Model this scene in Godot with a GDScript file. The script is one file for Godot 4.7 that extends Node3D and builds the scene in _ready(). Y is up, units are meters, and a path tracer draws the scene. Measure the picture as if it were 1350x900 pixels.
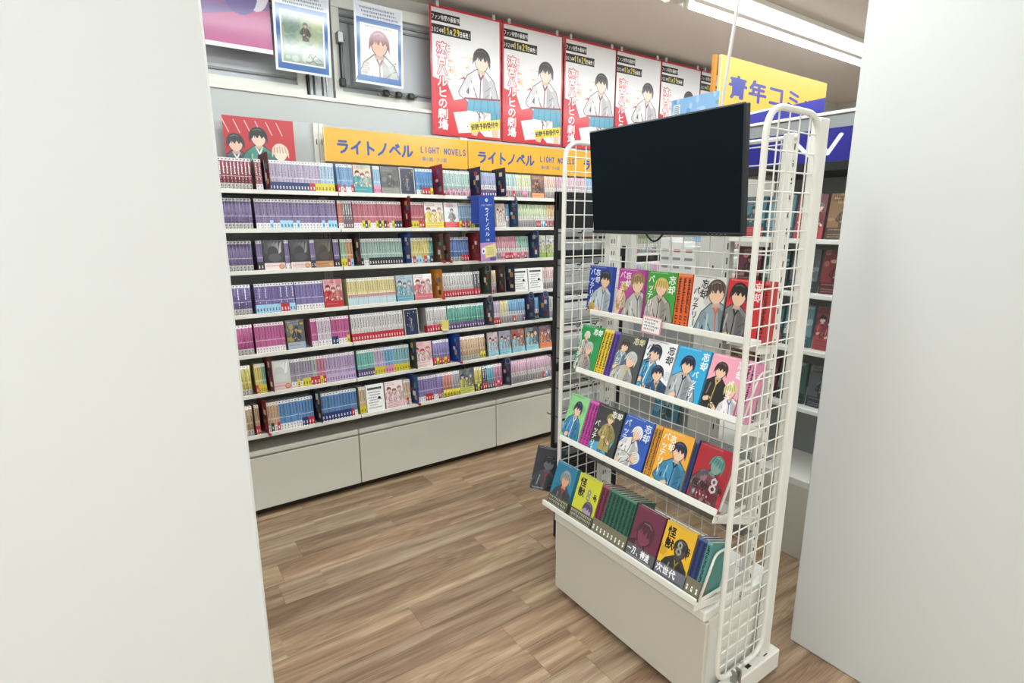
extends Node3D

const BOOKS := """1|S|0.546|0.576|2|8a2430|A|-|dark red
1|D|0.583|5a1c28|s
1|S|0.59|0.85|18|a795b4|A|nnnnnnnnnnnnnnrryy|grey-lilac
1|S|0.85|0.919|4|8fb4cf|A|y|pale blue
1|S|0.935|1.018|6|4f8fc9|A|rwrwwr|mid-blue
1|F|1.022|1.12|P|e8b9a0|2c2426|2f9aa0|peach-coloured face-out book with teal band, left of the charcoal cover
1|S|1.129|1.167|3|7fb0d8|A|p|sky-blue
1|F|1.171|1.275|C|4a4a4c|6a6a6a|8a8680|charcoal face-out book on the top shelf, beside the navy one
1|F|1.28|1.37|N|20243c|c9a85a|e6e6e6|navy face-out book with pale edge on the top shelf
1|S|1.375|1.478|6|2f7fc8|A|wwrrry|bright blue
1|D|1.502|8a2848|t
1|S|1.531|1.722|11|9cc4b8|A|pw|sea-green
1|D|1.753|26294a|t
1|S|1.79|1.909|7|9aa3cf|W|v|periwinkle
1|D|1.931|2a3042|s
1|S|1.954|2.068|6|a9cfc6|W|wrw|mint-green
1|S|2.068|2.175|6|d3d79a|W|wwpp|lime
1|F|2.181|2.279|C|5c4550|c98a60|e8a070|dark warm-toned face-out book with orange band on the top shelf
1|S|2.285|2.38|5|e0b8a0|W|w|peach
1|S|2.387|2.648|13|d9a9bd|W|w|rose
2|S|0.529|0.917|25|6b5590|A|wwwwcwwccccwcwwwwwwwcwc|purple
2|S|0.925|0.952|2|cc5a42|A|w|orange-red
2|S|0.952|1.001|4|4a4048|A|g|slate
2|S|1.005|1.278|18|c2485a|A|wwwykywwykykrwykkk|rose-red
2|D|1.296|7a1c26|s
2|S|1.31|1.416|6|c24450|A|wyyyrr|crimson
2|F|1.421|1.542|P|efe6e2|6b4f45|e4c84a|pale face-out book with yellow marks, left of the silvery one
2|F|1.547|1.643|C|e6e6e8|c8ccd2|d84a40|silvery white face-out book with red band on the second shelf
2|S|1.643|1.747|6|7ba6cf|A|yrwryy|light blue
2|F|1.905|1.978|P|c9b0a4|5a4644|ded2cc|sepia face-out book right of the hanging blue sign
2|S|1.978|2.001|1|4a90c0|W|w|lone blue
2|D|2.018|3c4a6a|r
2|S|2.053|2.303|14|c3d59a|W|wwwwwwwwwrrccr|yellow-green
2|S|2.303|2.374|4|e2b06a|W|wr|apricot
3|S|0.519|0.546|2|6b5590|A|k|purple (left of the first black cover)
3|F|0.549|0.648|G|26262a|d8d8dc|ead4d2|glossy black face-out book with pale pink band, leftmost on its shelf
3|S|0.648|0.67|2|6b5590|A|w|purple (between the two black covers)
3|F|0.673|0.773|G|2a282c|9c9c9c|ead0cc|glossy black face-out book with pale pink band, second on its shelf
3|S|0.773|0.796|2|6b5590|A|k|purple (right of the second black cover)
3|F|0.796|0.889|G|3c3432|8a7a60|c08a60|dark brown face-out book with round tan mark on the third shelf
3|S|0.893|0.921|2|6b5590|A|k|purple (at the end of the left bay)
3|S|0.929|0.961|2|7fae82|A|y|leaf-green
3|S|0.961|0.994|2|d88a3a|A|rc|orange
3|D|1.002|3a3634|s
3|S|1.019|1.276|17|86ab9e|A|kkwwkkkkkkkkkk|grey-green
3|D|1.29|34508a|s
3|S|1.303|1.445|8|d8c24a|A|cwrc|yellow
3|S|1.445|1.47|1|2e8f8a|A|k|lone teal
3|D|1.494|6a5040|t
3|D|1.539|7a5048|t
3|S|1.564|1.709|8|4a78c8|A|wwwwwrrr|cobalt-blue
3|D|1.736|8a3030|t
3|S|1.89|2.063|11|dd8a98|W|wwwpprrrrpp|coral-pink
3|S|2.063|2.16|5|86bfa4|W|rwp|jade
3|D|2.191|3a4468|r
3|F|2.222|2.304|P|f2f4f6|6a86b8|9ab84a|white and blue face-out book right of the round-topped divider, third shelf
3|F|2.311|2.389|P|f0f2f6|7a92c0|a4c060|white and blue face-out book at the right end, third shelf
4|S|0.486|0.669|13|5c4a98|A|ccccccccrrrcc|deep purple
4|S|0.673|0.812|9|6a5aa6|A|w|violet
4|F|0.816|0.915|P|d9aeb0|7a3038|c03038|pink and red face-out book on the fourth shelf, before the bay seam
4|S|0.939|1.208|20|dcc86e|B|w|pale yellow
4|F|1.217|1.318|P|b6c0cc|3c6a70|7ab0c0|grey-blue face-out book on the fourth shelf, right of the pale yellow run
4|F|1.323|1.438|P|f2f0ee|7a5a50|d8808a|white face-out book with a group picture, left of the orange divider
4|D|1.462|c07a2a|t
4|S|1.492|1.714|13|d2d0ce|K|r|black-and-white
4|S|1.719|1.762|2|4a4648|A|r|black
4|D|1.795|40483c|r
4|S|1.823|1.879|3|e3d48a|W|wp|cream
4|D|1.896|4a3c3c|s
4|S|1.913|1.948|2|e8dc9a|W|w|butter-yellow
4|D|1.971|30344a|s
4|F|2.012|2.126|T|f4f4f4|222222|f4f4f4|white face-out book of printed text, left one of the pair
4|F|2.132|2.251|T|f4f4f4|222222|f4f4f4|white face-out book of printed text, right one of the pair
4|S|2.251|2.347|5|e6b8b4|W|w|blush-pink
5|S|0.462|0.597|10|c63a86|A|w|magenta
5|F|0.608|0.696|C|5a5a5c|d8b83a|9aa8c8|grey face-out book with yellow spots on the fifth shelf
5|S|0.726|0.753|2|cf3f88|A|w|hot pink
5|S|0.756|0.826|4|c9b4c4|A|w|pale mauve
5|S|0.83|0.922|6|cf3f88|A|nnwwwy|fuchsia
5|S|0.934|1.228|19|a8a4a6|K|r|grey
5|F|1.237|1.325|N|2c3454|f0f0f0|e8e0c0|navy and white face-out book on the fifth shelf
5|S|1.373|1.505|8|b0a9a6|K|r|warm grey
5|S|1.51|1.763|14|3fa588|A|v|emerald-green
5|D|1.785|4a4658|r
5|S|1.812|1.88|4|c6a9cf|W|r|lilac
5|S|1.88|1.943|3|e6cf80|W|w|honey-coloured
5|S|1.943|2.074|7|5c9fd6|W|wwrwwwv|azure
5|D|2.098|38405c|r
5|S|2.129|2.185|3|4f9ad8|W|k|plain blue
5|D|2.216|4a587a|r
5|S|2.254|2.319|3|b9c4b4|W|w|sage
6|S|0.439|0.47|3|d8c23a|A|ryy|yellow
6|S|0.47|0.487|2|5fa58a|A|y|green
6|D|0.494|6a2028|s
6|F|0.504|0.604|G|c8ccc8|f4f4f2|d8b0b0|white glossy face-out book with pink foot on the sixth shelf
6|S|0.604|0.711|8|8a8096|A|wwywyyyr|grey-purple
6|S|0.711|0.73|1|86a898|A|r|lone grey-green
6|S|0.73|0.776|3|c9607e|A|ry|raspberry
6|S|0.776|0.932|11|a98abb|A|l|lilac
6|S|0.945|1.038|7|4fb39c|A|v|turquoise
6|S|1.038|1.098|4|b79ac0|A|y|mauve
6|S|1.098|1.147|3|4f9fd0|A|p|blue
6|S|1.147|1.243|6|6fb0b4|A|y|dusty teal
6|D|1.252|2e4038|s
6|F|1.266|1.39|P|e3c0c0|b83a48|f0dcdc|pink and red face-out book on the sixth shelf
6|S|1.395|1.499|6|8474c0|A|ryr|violet
6|D|1.53|24469a|t
6|S|1.555|1.747|11|e0b078|A|wwwwwwwwwyy|orange-tan
6|F|1.775|1.848|P|d8c0c4|5a4a5a|a8d8e4|face-out book with pale blue band, first of the row of five
6|F|1.859|1.946|P|a8a0b0|3a3a4a|9ad0e0|face-out book with pale blue band, second of the row of five
6|F|1.957|2.053|P|b05a4a|4a2a2a|9ad4e2|reddish face-out book with pale blue band, third of the row of five
6|F|2.065|2.164|P|5a5460|c8b080|8ad0e0|dark face-out book with pale blue band, fourth of the row of five
6|F|2.177|2.273|P|6a6478|c06a5a|e89060|dark face-out book with orange band, last of the row of five
7|S|0.415|0.435|2|b9905a|A|r|tan
7|D|0.446|6a1824|t
7|S|0.456|0.526|5|cf9a68|A|kwkwr|amber
7|S|0.526|0.691|11|2f78c4|A|wwwwwwwnnrr|royal blue
7|D|0.702|24303a|s
7|S|0.714|0.917|13|2f6fb8|A|nnnnnnnnnnnrw|strong blue
7|S|0.933|0.967|2|cfae7a|A|y|sandy
7|F|0.971|1.074|T|eef0ee|1c1c1c|eef0ee|white face-out book of black printed text on the bottom shelf
7|F|1.079|1.186|P|f0e4e4|8a5a5a|e8c8cc|white face-out book with a group of pink figures on the bottom shelf
7|S|1.186|1.228|3|d8b890|A|wr|beige
7|D|1.237|2a4a7a|t
7|S|1.251|1.435|11|7a68b0|A|wwwwrrrwwrw|purple
7|S|1.435|1.495|3|d8705a|A|y|vermilion
7|S|1.495|1.547|3|9c9a9c|A|y|grey
7|F|1.547|1.647|P|5a6478|24406a|c8cc5a|blue-grey face-out book with yellow-green band on the bottom shelf
7|S|1.652|1.701|3|d6c040|A|ky|mustard
7|S|1.706|1.739|2|2c2c34|A|r|black
7|S|1.739|1.79|3|4fa0bc|A|g|teal-blue
7|S|1.79|1.852|3|d87898|A|rp|deep rose
7|D|1.869|3c3c58|r
7|S|1.887|2.248|20|d7a0b8|W|wwwwwwwwwwwwwwwwrcww|pale pink"""

# stroke lettering: each glyph is a few pen strokes on a 100 x 100 field
const GLYPHS := {
	"ラ": "22,14 78,14;12,38 86,38 80,60 64,80 36,94", "イ": "82,8 60,32 36,50 12,62;56,38 56,96", "ト": "38,6 38,96;38,38 84,62", "ノ": "80,10 70,40 50,70 16,92",
	"ベ": "6,66 36,30 48,32 94,76;62,12 70,28;78,6 86,22", "ル": "30,14 30,44 22,70 6,92;58,10 58,88 78,78 96,54", "ハ": "32,24 26,54 8,86;64,18 78,50 94,86",
	"バ": "30,26 24,54 6,86;58,22 74,50 90,86;74,6 80,20;88,2 94,16", "ヒ": "24,10 24,78 34,88 84,88;24,52 54,44 82,32", "の": "52,18 46,54 32,80 16,74 12,52 26,26 52,16 76,24 88,48 80,74 56,92",
	"ッ": "20,44 28,62;46,38 54,56;84,40 74,70 44,94", "テ": "22,12 78,12;8,40 92,40;52,40 46,70 22,94", "リ": "26,10 26,60;74,8 74,50 64,76 38,96", "ー": "50,8 50,92", "コ": "14,18 84,18 84,86;14,86 84,86",
	"ミ": "26,12 76,26;26,42 72,54;18,72 82,92", "ク": "36,8 8,46;32,24 84,24 76,56 54,80 24,96",
	"フ": "14,16 86,16 80,46 62,74 26,94", "ァ": "24,40 84,40 70,60;54,54 48,78 30,94", "ン": "14,20 34,34;88,26 70,60 46,80 12,92",
	"青": "12,14 88,14;18,28 82,28;6,42 94,42;50,2 50,42;26,54 26,84 18,98;26,54 76,54 76,96 66,96;26,68 76,68;26,82 76,82", "年": "28,4 20,22 8,36;24,18 88,18;24,40 84,40;24,40 24,64;4,64 96,64;56,18 56,98",
	"忘": "50,2 50,14;8,16 92,16;24,16 24,38 86,38;12,60 6,84;32,54 32,84 40,92 72,92 76,76;52,50 58,66;80,54 92,78", "却": "32,4 32,44;10,22 54,22;4,44 60,44;30,44 14,82 50,78;42,62 54,88;68,12 94,12 94,62 82,68;68,12 68,98",
	"怪": "16,4 16,98;6,24 2,48;26,22 30,36;42,10 86,10 72,32 40,48;50,16 88,46;40,66 90,66;64,50 64,90;34,90 96,90",
	"獣": "10,8 16,20;24,4 28,18;46,4 38,18;8,22 50,22 50,50 8,50 8,22;28,22 28,50;8,36 50,36;4,58 54,58;12,68 46,68 46,92 12,92 12,68;56,36 98,36;78,6 78,36 70,68 54,94;78,40 96,94;88,14 94,26",
	"号": "28,8 72,8 72,36 28,36 28,8;6,50 94,50;36,50 30,68 78,68 74,96 56,94", "8": "50,50 28,38 26,20 50,8 74,20 72,38 50,50 24,64 22,82 50,94 78,82 76,64 50,50",
	"涼": "10,12 20,24;6,38 16,50;6,90 24,62;62,2 62,16;32,18 96,18;44,30 84,30 84,50 44,50 44,30;64,50 64,96 54,92;46,64 32,86;80,62 96,84",
	"宮": "50,2 50,12;10,30 10,14 90,14 90,30;32,28 68,28 68,48 32,48 32,28;50,48 46,60;22,62 78,62 78,94 22,94 22,62",
	"劇": "12,12 60,12;36,2 36,22;8,22 60,22;8,22 8,60 2,90;20,34 56,34;18,48 58,44;22,60 40,76 26,96;56,60 22,80;40,70 58,92;74,14 74,70;94,4 94,92 82,92",
	"場": "18,8 18,84;4,34 34,34;2,88 38,72;48,8 86,8 86,40 48,40 48,8;48,24 86,24;38,50 98,50;54,50 38,74;50,64 94,64 88,96 78,92;66,64 46,92;80,64 62,96",
	"神": "26,4 32,14;10,22 42,22 8,56;28,40 28,98;32,50 42,58;54,22 92,22 92,70 54,70 54,22;54,46 92,46;73,4 73,98", "速": "10,10 20,22;6,38 22,38 22,74 6,90;20,78 40,90 98,92;36,18 92,18;44,32 86,32 86,50 44,50 44,32;65,4 65,82;62,52 40,72;68,52 92,72",
	"刀": "12,16 86,16 82,70 74,92 58,88;46,16 42,54 12,92", "一": "8,50 92,50", "、": "30,70 48,92", "次": "10,22 24,34;6,80 26,54;52,4 36,40;46,24 94,24 84,42;66,38 58,70 34,94;64,58 94,94",
	"世": "4,36 96,36;24,8 24,86 90,86;50,6 50,66 76,66;76,6 76,66", "代": "34,4 24,32 6,52;22,36 22,98;34,44 96,32;60,6 68,60 82,90 96,92 98,74;76,8 88,20",
	"月": "26,8 80,8 80,94 66,94;26,8 26,60 12,96;26,36 80,36;26,62 80,62", "日": "20,8 80,8 80,94 20,94 20,8;20,50 80,50", "発": "20,12 44,12 34,34 8,52;14,24 26,34;62,6 72,26 94,48;84,12 70,26;22,50 78,50;8,66 92,66;38,50 36,74 14,96;62,50 62,90 92,90 92,78",
	"売": "10,16 90,16;50,4 50,32;20,32 80,32;10,56 10,44 90,44 90,56;36,56 32,78 10,96;62,56 62,92 92,92 92,78", "!": "50,6 50,64;50,84 50,92",
	"好": "24,6 12,62 40,92;40,34 30,70 6,94;4,36 44,32;52,14 90,14 72,36;72,36 72,94 60,90;48,54 98,54", "評": "12,8 30,8;4,24 40,24;10,38 34,38;10,52 34,52;10,66 34,66 34,90 10,90 10,66;48,14 94,14;56,26 62,44;86,26 78,44;44,54 98,54;70,14 70,98",
	"予": "24,10 78,10 54,34;34,24 60,40;10,46 88,46 76,64;50,46 50,94 36,90", "約": "28,4 14,26 34,28;36,18 10,54 40,52;26,52 26,98;10,66 4,84;40,64 44,78;62,4 46,40;56,24 94,24 90,92 76,90;62,48 72,64",
	"受": "78,6 16,12;16,20 22,34;46,18 50,34;82,16 70,34;8,54 8,40 92,40 92,54;24,60 76,60 56,82 14,98;32,66 58,86 92,98", "付": "30,4 20,30 4,50;20,34 20,98;36,28 98,28;78,4 78,94 62,90;48,48 58,66", "中": "12,24 88,24 88,62 12,62 12,24;50,4 50,98",
	"待": "26,4 8,24;28,28 4,54;18,46 18,98;62,4 62,40;42,20 86,20;36,40 98,40;36,60 98,60;80,40 80,94 66,90;50,70 58,84",
	"望": "24,2 24,16;4,16 46,16;12,16 12,40 44,36;58,6 90,6 90,44;58,6 54,44;58,18 90,18;58,30 90,30;16,54 84,54;20,72 80,72;8,92 92,92;50,54 50,92",
	"最": "26,4 74,4 74,32 26,32 26,4;26,18 74,18;4,42 96,42;18,42 18,88;40,42 40,98;18,56 40,56;18,70 40,70;4,88 46,84;54,56 90,56 50,96;58,64 96,96",
	"新": "26,2 26,12;6,14 48,14;14,20 20,34;40,20 34,34;4,38 50,38;4,56 50,56;28,38 28,98;22,62 6,84;34,64 48,78;92,6 60,14 60,60 52,96;60,42 98,42;82,42 82,98", "刊": "8,14 54,14;4,46 58,46;30,14 30,98;72,12 72,68;92,4 92,92 80,90",
	"萌": "8,14 92,14;32,2 32,26;68,2 68,26;10,36 40,36 40,84 10,84 10,36;10,60 40,60;54,36 90,36 90,96;54,36 54,70 44,96;54,54 90,54;54,72 90,72", "小": "50,6 50,92 38,86;24,34 8,70;76,34 92,70", "少": "50,4 50,60;26,24 10,50;74,24 90,48;82,56 50,84 14,96",
	"説": "12,8 30,8;4,24 40,24;10,38 34,38;10,52 34,52;10,66 34,66 34,90 10,90 10,66;56,4 64,18;86,4 76,18;52,24 90,24 90,50 52,50 52,24;62,50 58,76 44,94;78,50 78,90 96,90 96,76",
	"0": "50,8 28,20 22,50 28,80 50,92 72,80 78,50 72,20 50,8", "1": "32,26 52,10 52,92", "2": "22,30 34,12 64,12 76,28 70,48 22,92 80,92", "4": "64,92 64,8 18,66 84,66", "9": "74,34 64,12 36,12 24,32 36,52 64,52 74,34 74,30 70,72 48,92",
	"L": "22,8 22,92 80,92", "I": "50,8 50,92", "G": "82,24 66,10 34,10 16,30 16,70 34,90 66,90 84,74 84,54 56,54", "H": "16,8 16,92;84,8 84,92;16,50 84,50", "T": "8,10 92,10;50,10 50,92", "N": "16,92 16,8 84,92 84,8",
	"O": "50,8 22,20 12,50 22,80 50,92 78,80 88,50 78,20 50,8", "V": "8,8 50,92 92,8", "E": "80,10 20,10 20,90 80,90;20,50 72,50", "S": "82,22 64,10 32,10 18,26 28,44 70,54 82,72 66,90 32,90 16,76", " ": "", "/": "60,30 40,70",
}
const ROW_Y := [1.622, 1.44, 1.242, 1.037, 0.849, 0.658, 0.465]
const ROW_Z := [-2.91, -2.905, -2.91, -2.87, -2.83, -2.80, -2.765]
const ROW_NAME := ["top", "second", "third", "fourth", "fifth", "sixth", "bottom"]
const NTH := ["first", "second", "third", "fourth", "fifth", "sixth", "seventh", "eighth", "ninth", "tenth", "eleventh", "twelfth", "thirteenth", "fourteenth", "fifteenth", "sixteenth", "seventeenth", "eighteenth", "nineteenth", "twentieth", "twenty-first", "twenty-second", "twenty-third", "twenty-fourth", "twenty-fifth"]
const BAND := {"n": ["navy", "22336a"], "r": ["red", "b8303c"], "y": ["yellow", "d2c238"], "k": ["black", "2a2a2e"], "c": ["pale blue", "9ccbe6"], "p": ["pink", "dc88a6"], "g": ["grey", "6a5a60"], "v": ["purple", "57406e"], "l": ["lilac", "bca6cc"]}

var rng := RandomNumberGenerator.new()
var M := {}
var used := {}
var mesh_cache := {}

# ---------- naming and tagging ----------
func numbered(called: String) -> String:
	if not used.has(called):
		used[called] = 0
		return called
	used[called] += 1
	return "%s_%03d" % [called, used[called]]

func tag(o: Node3D, label: String, category: String, group := "", kind := "") -> Node3D:
	if label: o.set_meta("label", label)
	if category: o.set_meta("category", category)
	if group: o.set_meta("group", group)
	if kind: o.set_meta("kind", kind)
	return o

func thing(called: String, label: String, category: String, at := Vector3.ZERO, group := "") -> Node3D:
	var o := Node3D.new()
	o.name = numbered(called)
	o.position = at
	add_child(o)
	tag(o, label, category, group)
	return o

func put(called: String, mesh: Mesh, m: Material, parent: Node3D = null, at := Vector3.ZERO, euler := Vector3.ZERO) -> MeshInstance3D:
	var o := MeshInstance3D.new()
	o.mesh = mesh
	o.material_override = m
	o.position = at
	o.rotation = euler
	if parent == null:
		o.name = numbered(called)
		add_child(o)
	else:
		o.name = called
		parent.add_child(o, true)
	return o

func struct(called: String, mesh: Mesh, m: Material, parent: Node3D = null, at := Vector3.ZERO) -> MeshInstance3D:
	var o := put(called, mesh, m, parent, at)
	if parent == null: o.set_meta("kind", "structure")
	return o

# a chamfered box between two corners given in the scene, hung under a parent that stands at "base"
func slab(called: String, a: Vector3, b: Vector3, m: Material, parent: Node3D = null, base := Vector3.ZERO, bevel := 0.0015) -> MeshInstance3D:
	return put(called, cbox((b - a).abs(), bevel), m, parent, (a + b) / 2 - base)

# ---------- meshes ----------
func tri(st: SurfaceTool, a: Vector3, b: Vector3, c: Vector3, out: Vector3) -> void:
	if (b - a).cross(c - a).dot(out) > 0:
		var t := b; b = c; c = t
	st.add_vertex(a); st.add_vertex(b); st.add_vertex(c)

func quad(st: SurfaceTool, a: Vector3, b: Vector3, c: Vector3, d: Vector3, out: Vector3) -> void:
	tri(st, a, b, c, out); tri(st, a, c, d, out)

func cbox(size: Vector3, bevel := 0.0015) -> ArrayMesh:
	var key := "c%.4f,%.4f,%.4f,%.4f" % [size.x, size.y, size.z, bevel]
	if mesh_cache.has(key): return mesh_cache[key]
	var st := SurfaceTool.new()
	st.begin(Mesh.PRIMITIVE_TRIANGLES)
	st.set_smooth_group(-1)
	var h := size / 2
	var b: float = min(bevel, min(h.x, min(h.y, h.z)) * 0.45)
	var f := func(s: Vector3, axis: int) -> Vector3:
		var v := Vector3(s.x * (h.x - b), s.y * (h.y - b), s.z * (h.z - b))
		v[axis] = s[axis] * h[axis]
		return v
	for ax in 3:
		var u := (ax + 1) % 3
		var w := (ax + 2) % 3
		for sg in [-1.0, 1.0]:
			var n := Vector3.ZERO
			n[ax] = sg
			var p := []
			for e in [[-1, -1], [1, -1], [1, 1], [-1, 1]]:
				var s := Vector3.ZERO
				s[ax] = sg; s[u] = e[0]; s[w] = e[1]
				p.append(f.call(s, ax))
			quad(st, p[0], p[1], p[2], p[3], n)
		# edges along ax
		for su in [-1.0, 1.0]:
			for sw in [-1.0, 1.0]:
				var s0 := Vector3.ZERO
				s0[ax] = -1; s0[u] = su; s0[w] = sw
				var s1 := s0
				s1[ax] = 1
				var n2 := Vector3.ZERO
				n2[u] = su; n2[w] = sw
				quad(st, f.call(s0, u), f.call(s1, u), f.call(s1, w), f.call(s0, w), n2)
	for sx in [-1.0, 1.0]:
		for sy in [-1.0, 1.0]:
			for sz in [-1.0, 1.0]:
				var s := Vector3(sx, sy, sz)
				tri(st, f.call(s, 0), f.call(s, 1), f.call(s, 2), s)
	st.generate_normals()
	mesh_cache[key] = st.commit()
	return mesh_cache[key]

func sweep(pts: PackedVector3Array, r: float, sides := 10) -> ArrayMesh:
	var st := SurfaceTool.new()
	st.begin(Mesh.PRIMITIVE_TRIANGLES)
	st.set_smooth_group(0)
	var rings := []
	var nrm := Vector3.UP
	for i in pts.size():
		var t := (pts[min(i + 1, pts.size() - 1)] - pts[max(i - 1, 0)]).normalized()
		if i == 0: nrm = Vector3.UP if abs(t.y) < 0.9 else Vector3.RIGHT
		nrm = (nrm - t * nrm.dot(t)).normalized()
		var bi := t.cross(nrm)
		var ring := []
		for k in sides:
			var a := TAU * k / sides
			ring.append(pts[i] + (nrm * cos(a) + bi * sin(a)) * r)
		rings.append(ring)
	for i in pts.size() - 1:
		for k in sides:
			var k2 := (k + 1) % sides
			var o: Vector3 = (rings[i][k] + rings[i][k2]) / 2 - pts[i]
			quad(st, rings[i][k], rings[i][k2], rings[i + 1][k2], rings[i + 1][k], o)
	for e in [0, pts.size() - 1]:
		var d := (pts[0] - pts[1]) if e == 0 else (pts[e] - pts[e - 1])
		for k in range(1, sides - 1):
			tri(st, rings[e][0], rings[e][k], rings[e][k + 1], d)
	st.generate_normals()
	return st.commit()

func rounded_path(corners: Array, r: float, n := 6) -> PackedVector3Array:
	var out := PackedVector3Array()
	for i in corners.size():
		if i == 0 or i == corners.size() - 1:
			out.append(corners[i])
			continue
		var a: Vector3 = (corners[i - 1] - corners[i]).normalized()
		var b: Vector3 = (corners[i + 1] - corners[i]).normalized()
		for k in n + 1:
			var t := float(k) / n
			var p0: Vector3 = corners[i] + a * r
			var p1: Vector3 = corners[i] + b * r
			out.append(p0.lerp(corners[i], t).lerp((corners[i] as Vector3).lerp(p1, t), t))
	return out

func uvquad(st: SurfaceTool, a: Vector3, b: Vector3, c: Vector3, d: Vector3, r: Rect2) -> void:   # a bottom left, b bottom right, c top right, d top left, seen from the front
	var uv := [Vector2(r.position.x, r.end.y), r.end, Vector2(r.end.x, r.position.y), r.position]
	var p := [a, b, c, d]
	for i in [0, 2, 1, 0, 3, 2]:
		st.set_uv(uv[i])
		st.add_vertex(p[i])

func uvbox(st: SurfaceTool, lo: Vector3, hi: Vector3, front: Rect2, spot: Rect2, side := Rect2()) -> void:
	var A := Vector3(lo.x, lo.y, hi.z); var B := hi * Vector3(1, 0, 1) + Vector3(0, lo.y, 0)
	var C := hi; var D := Vector3(lo.x, hi.y, hi.z)
	var E := lo; var F := Vector3(hi.x, lo.y, lo.z); var G := Vector3(hi.x, hi.y, lo.z); var H := Vector3(lo.x, hi.y, lo.z)
	uvquad(st, A, B, C, D, front)
	uvquad(st, F, E, H, G, spot)
	uvquad(st, E, A, D, H, side if side.size.x > 0 else spot)
	uvquad(st, B, F, G, C, spot)
	uvquad(st, D, C, G, H, spot)
	uvquad(st, E, F, B, A, spot)

func sheet(w: float, h: float, t := 0.0012) -> ArrayMesh:   # a printed board: picture on its front, blank back and edges
	var st := SurfaceTool.new()
	st.begin(Mesh.PRIMITIVE_TRIANGLES)
	st.set_smooth_group(-1)
	uvbox(st, Vector3(-w / 2, -h / 2, -t), Vector3(w / 2, h / 2, 0), Rect2(0, 0, 1, 1), Rect2(0.004, 0.004, 0.002, 0.002))
	st.generate_normals()
	return st.commit()

# ---------- print: a small raster canvas ----------
func poly(im: Image, pts: PackedVector2Array, c: Color) -> void:
	var lo := 1e9
	var hi := -1e9
	for p in pts:
		lo = min(lo, p.y); hi = max(hi, p.y)
	var n := pts.size()
	for y in range(max(0, int(floor(lo))), min(im.get_height() - 1, int(ceil(hi))) + 1):
		var yc := y + 0.5
		var xs := []
		for i in n:
			var a := pts[i]
			var b := pts[(i + 1) % n]
			if (a.y <= yc) != (b.y <= yc):
				xs.append(a.x + (yc - a.y) / (b.y - a.y) * (b.x - a.x))
		xs.sort()
		for k in range(0, xs.size() - 1, 2):
			var x0 := int(round(xs[k]))
			var x1 := int(round(xs[k + 1]))
			if x1 > x0: im.fill_rect(Rect2i(x0, y, x1 - x0, 1).intersection(Rect2i(0, 0, im.get_width(), im.get_height())), c)

func oval(im: Image, x: float, y: float, rx: float, ry: float, c: Color) -> void:
	var p := PackedVector2Array()
	var n := 8 if rx < 5 else 20
	for k in n: p.append(Vector2(x + cos(TAU * k / n) * rx, y + sin(TAU * k / n) * ry))
	poly(im, p, c)

func pen(im: Image, pts: Array, w: float, c: Color) -> void:
	for i in pts.size():
		if w > 2.5: oval(im, pts[i].x, pts[i].y, w / 2, w / 2, c)
		if i + 1 < pts.size():
			var d: Vector2 = pts[i + 1] - pts[i]
			var n: Vector2 = Vector2(-d.y, d.x).normalized() * max(w, 1.2) / 2
			poly(im, PackedVector2Array([pts[i] + n, pts[i + 1] + n, pts[i + 1] - n, pts[i] - n]), c)

func glyph(im: Image, ch: String, T: Transform2D, w: float, c: Color) -> void:
	for s in (GLYPHS.get(ch, "10,10 90,10 90,90 10,90 10,10") as String).split(";", false):
		var pts := []
		for q in s.split(" ", false):
			var v := q.split(",")
			pts.append(T * Vector2(float(v[0]), float(v[1])))
		pen(im, pts, w, c)

func write(im: Image, s: String, x: float, y: float, size: float, w: float, c: Color, down := false, squeeze := 1.0, tilt := 0.0, pitch := 1.08) -> void:
	var step := Vector2(0, size * pitch) if down else Vector2(size * squeeze * pitch, 0)
	for i in s.length():
		var o := Vector2(x, y) + (step * i).rotated(tilt)
		glyph(im, s[i], Transform2D(Vector2(size * squeeze / 100, 0).rotated(tilt), Vector2(0, size / 100).rotated(tilt), o), w, c)

func scribble(im: Image, x: float, y: float, w: float, size: float, c: Color) -> void:   # lines of print too small to read
	var at := x
	while at < x + w:
		var k := size * rng.randf_range(0.5, 1.0)
		im.fill_rect(Rect2i(int(at), int(y + rng.randf_range(0, size * 0.2)), max(1, int(k * 0.8)), max(1, int(size * 0.35))), c)
		im.fill_rect(Rect2i(int(at + k * 0.3), int(y), max(1, int(k * 0.25)), max(1, int(size))), c)
		if rng.randf() < 0.6: im.fill_rect(Rect2i(int(at), int(y + size * 0.7), max(1, int(k * 0.7)), max(1, int(size * 0.25))), c)
		at += k * 1.15

func canvas(w: int, h: int, c: Color) -> Image:
	var im := Image.create(w, h, false, Image.FORMAT_RGB8)
	im.fill(c)
	return im

func printed(im: Image, rough := 0.35, coat := 0.0) -> StandardMaterial3D:
	var k: Image = im.duplicate()
	k.resize(im.get_width() / 2, im.get_height() / 2, Image.INTERPOLATE_BILINEAR)
	var m := paint(Color.WHITE, rough)
	m.albedo_texture = ImageTexture.create_from_image(k)
	if coat > 0:
		m.clearcoat_enabled = true
		m.clearcoat = coat
		m.clearcoat_roughness = 0.12
	return m

func paint(c: Color, rough := 0.5, metal := 0.0) -> StandardMaterial3D:
	var m := StandardMaterial3D.new()
	m.albedo_color = c
	m.roughness = rough
	m.metallic = metal
	return m

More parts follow.
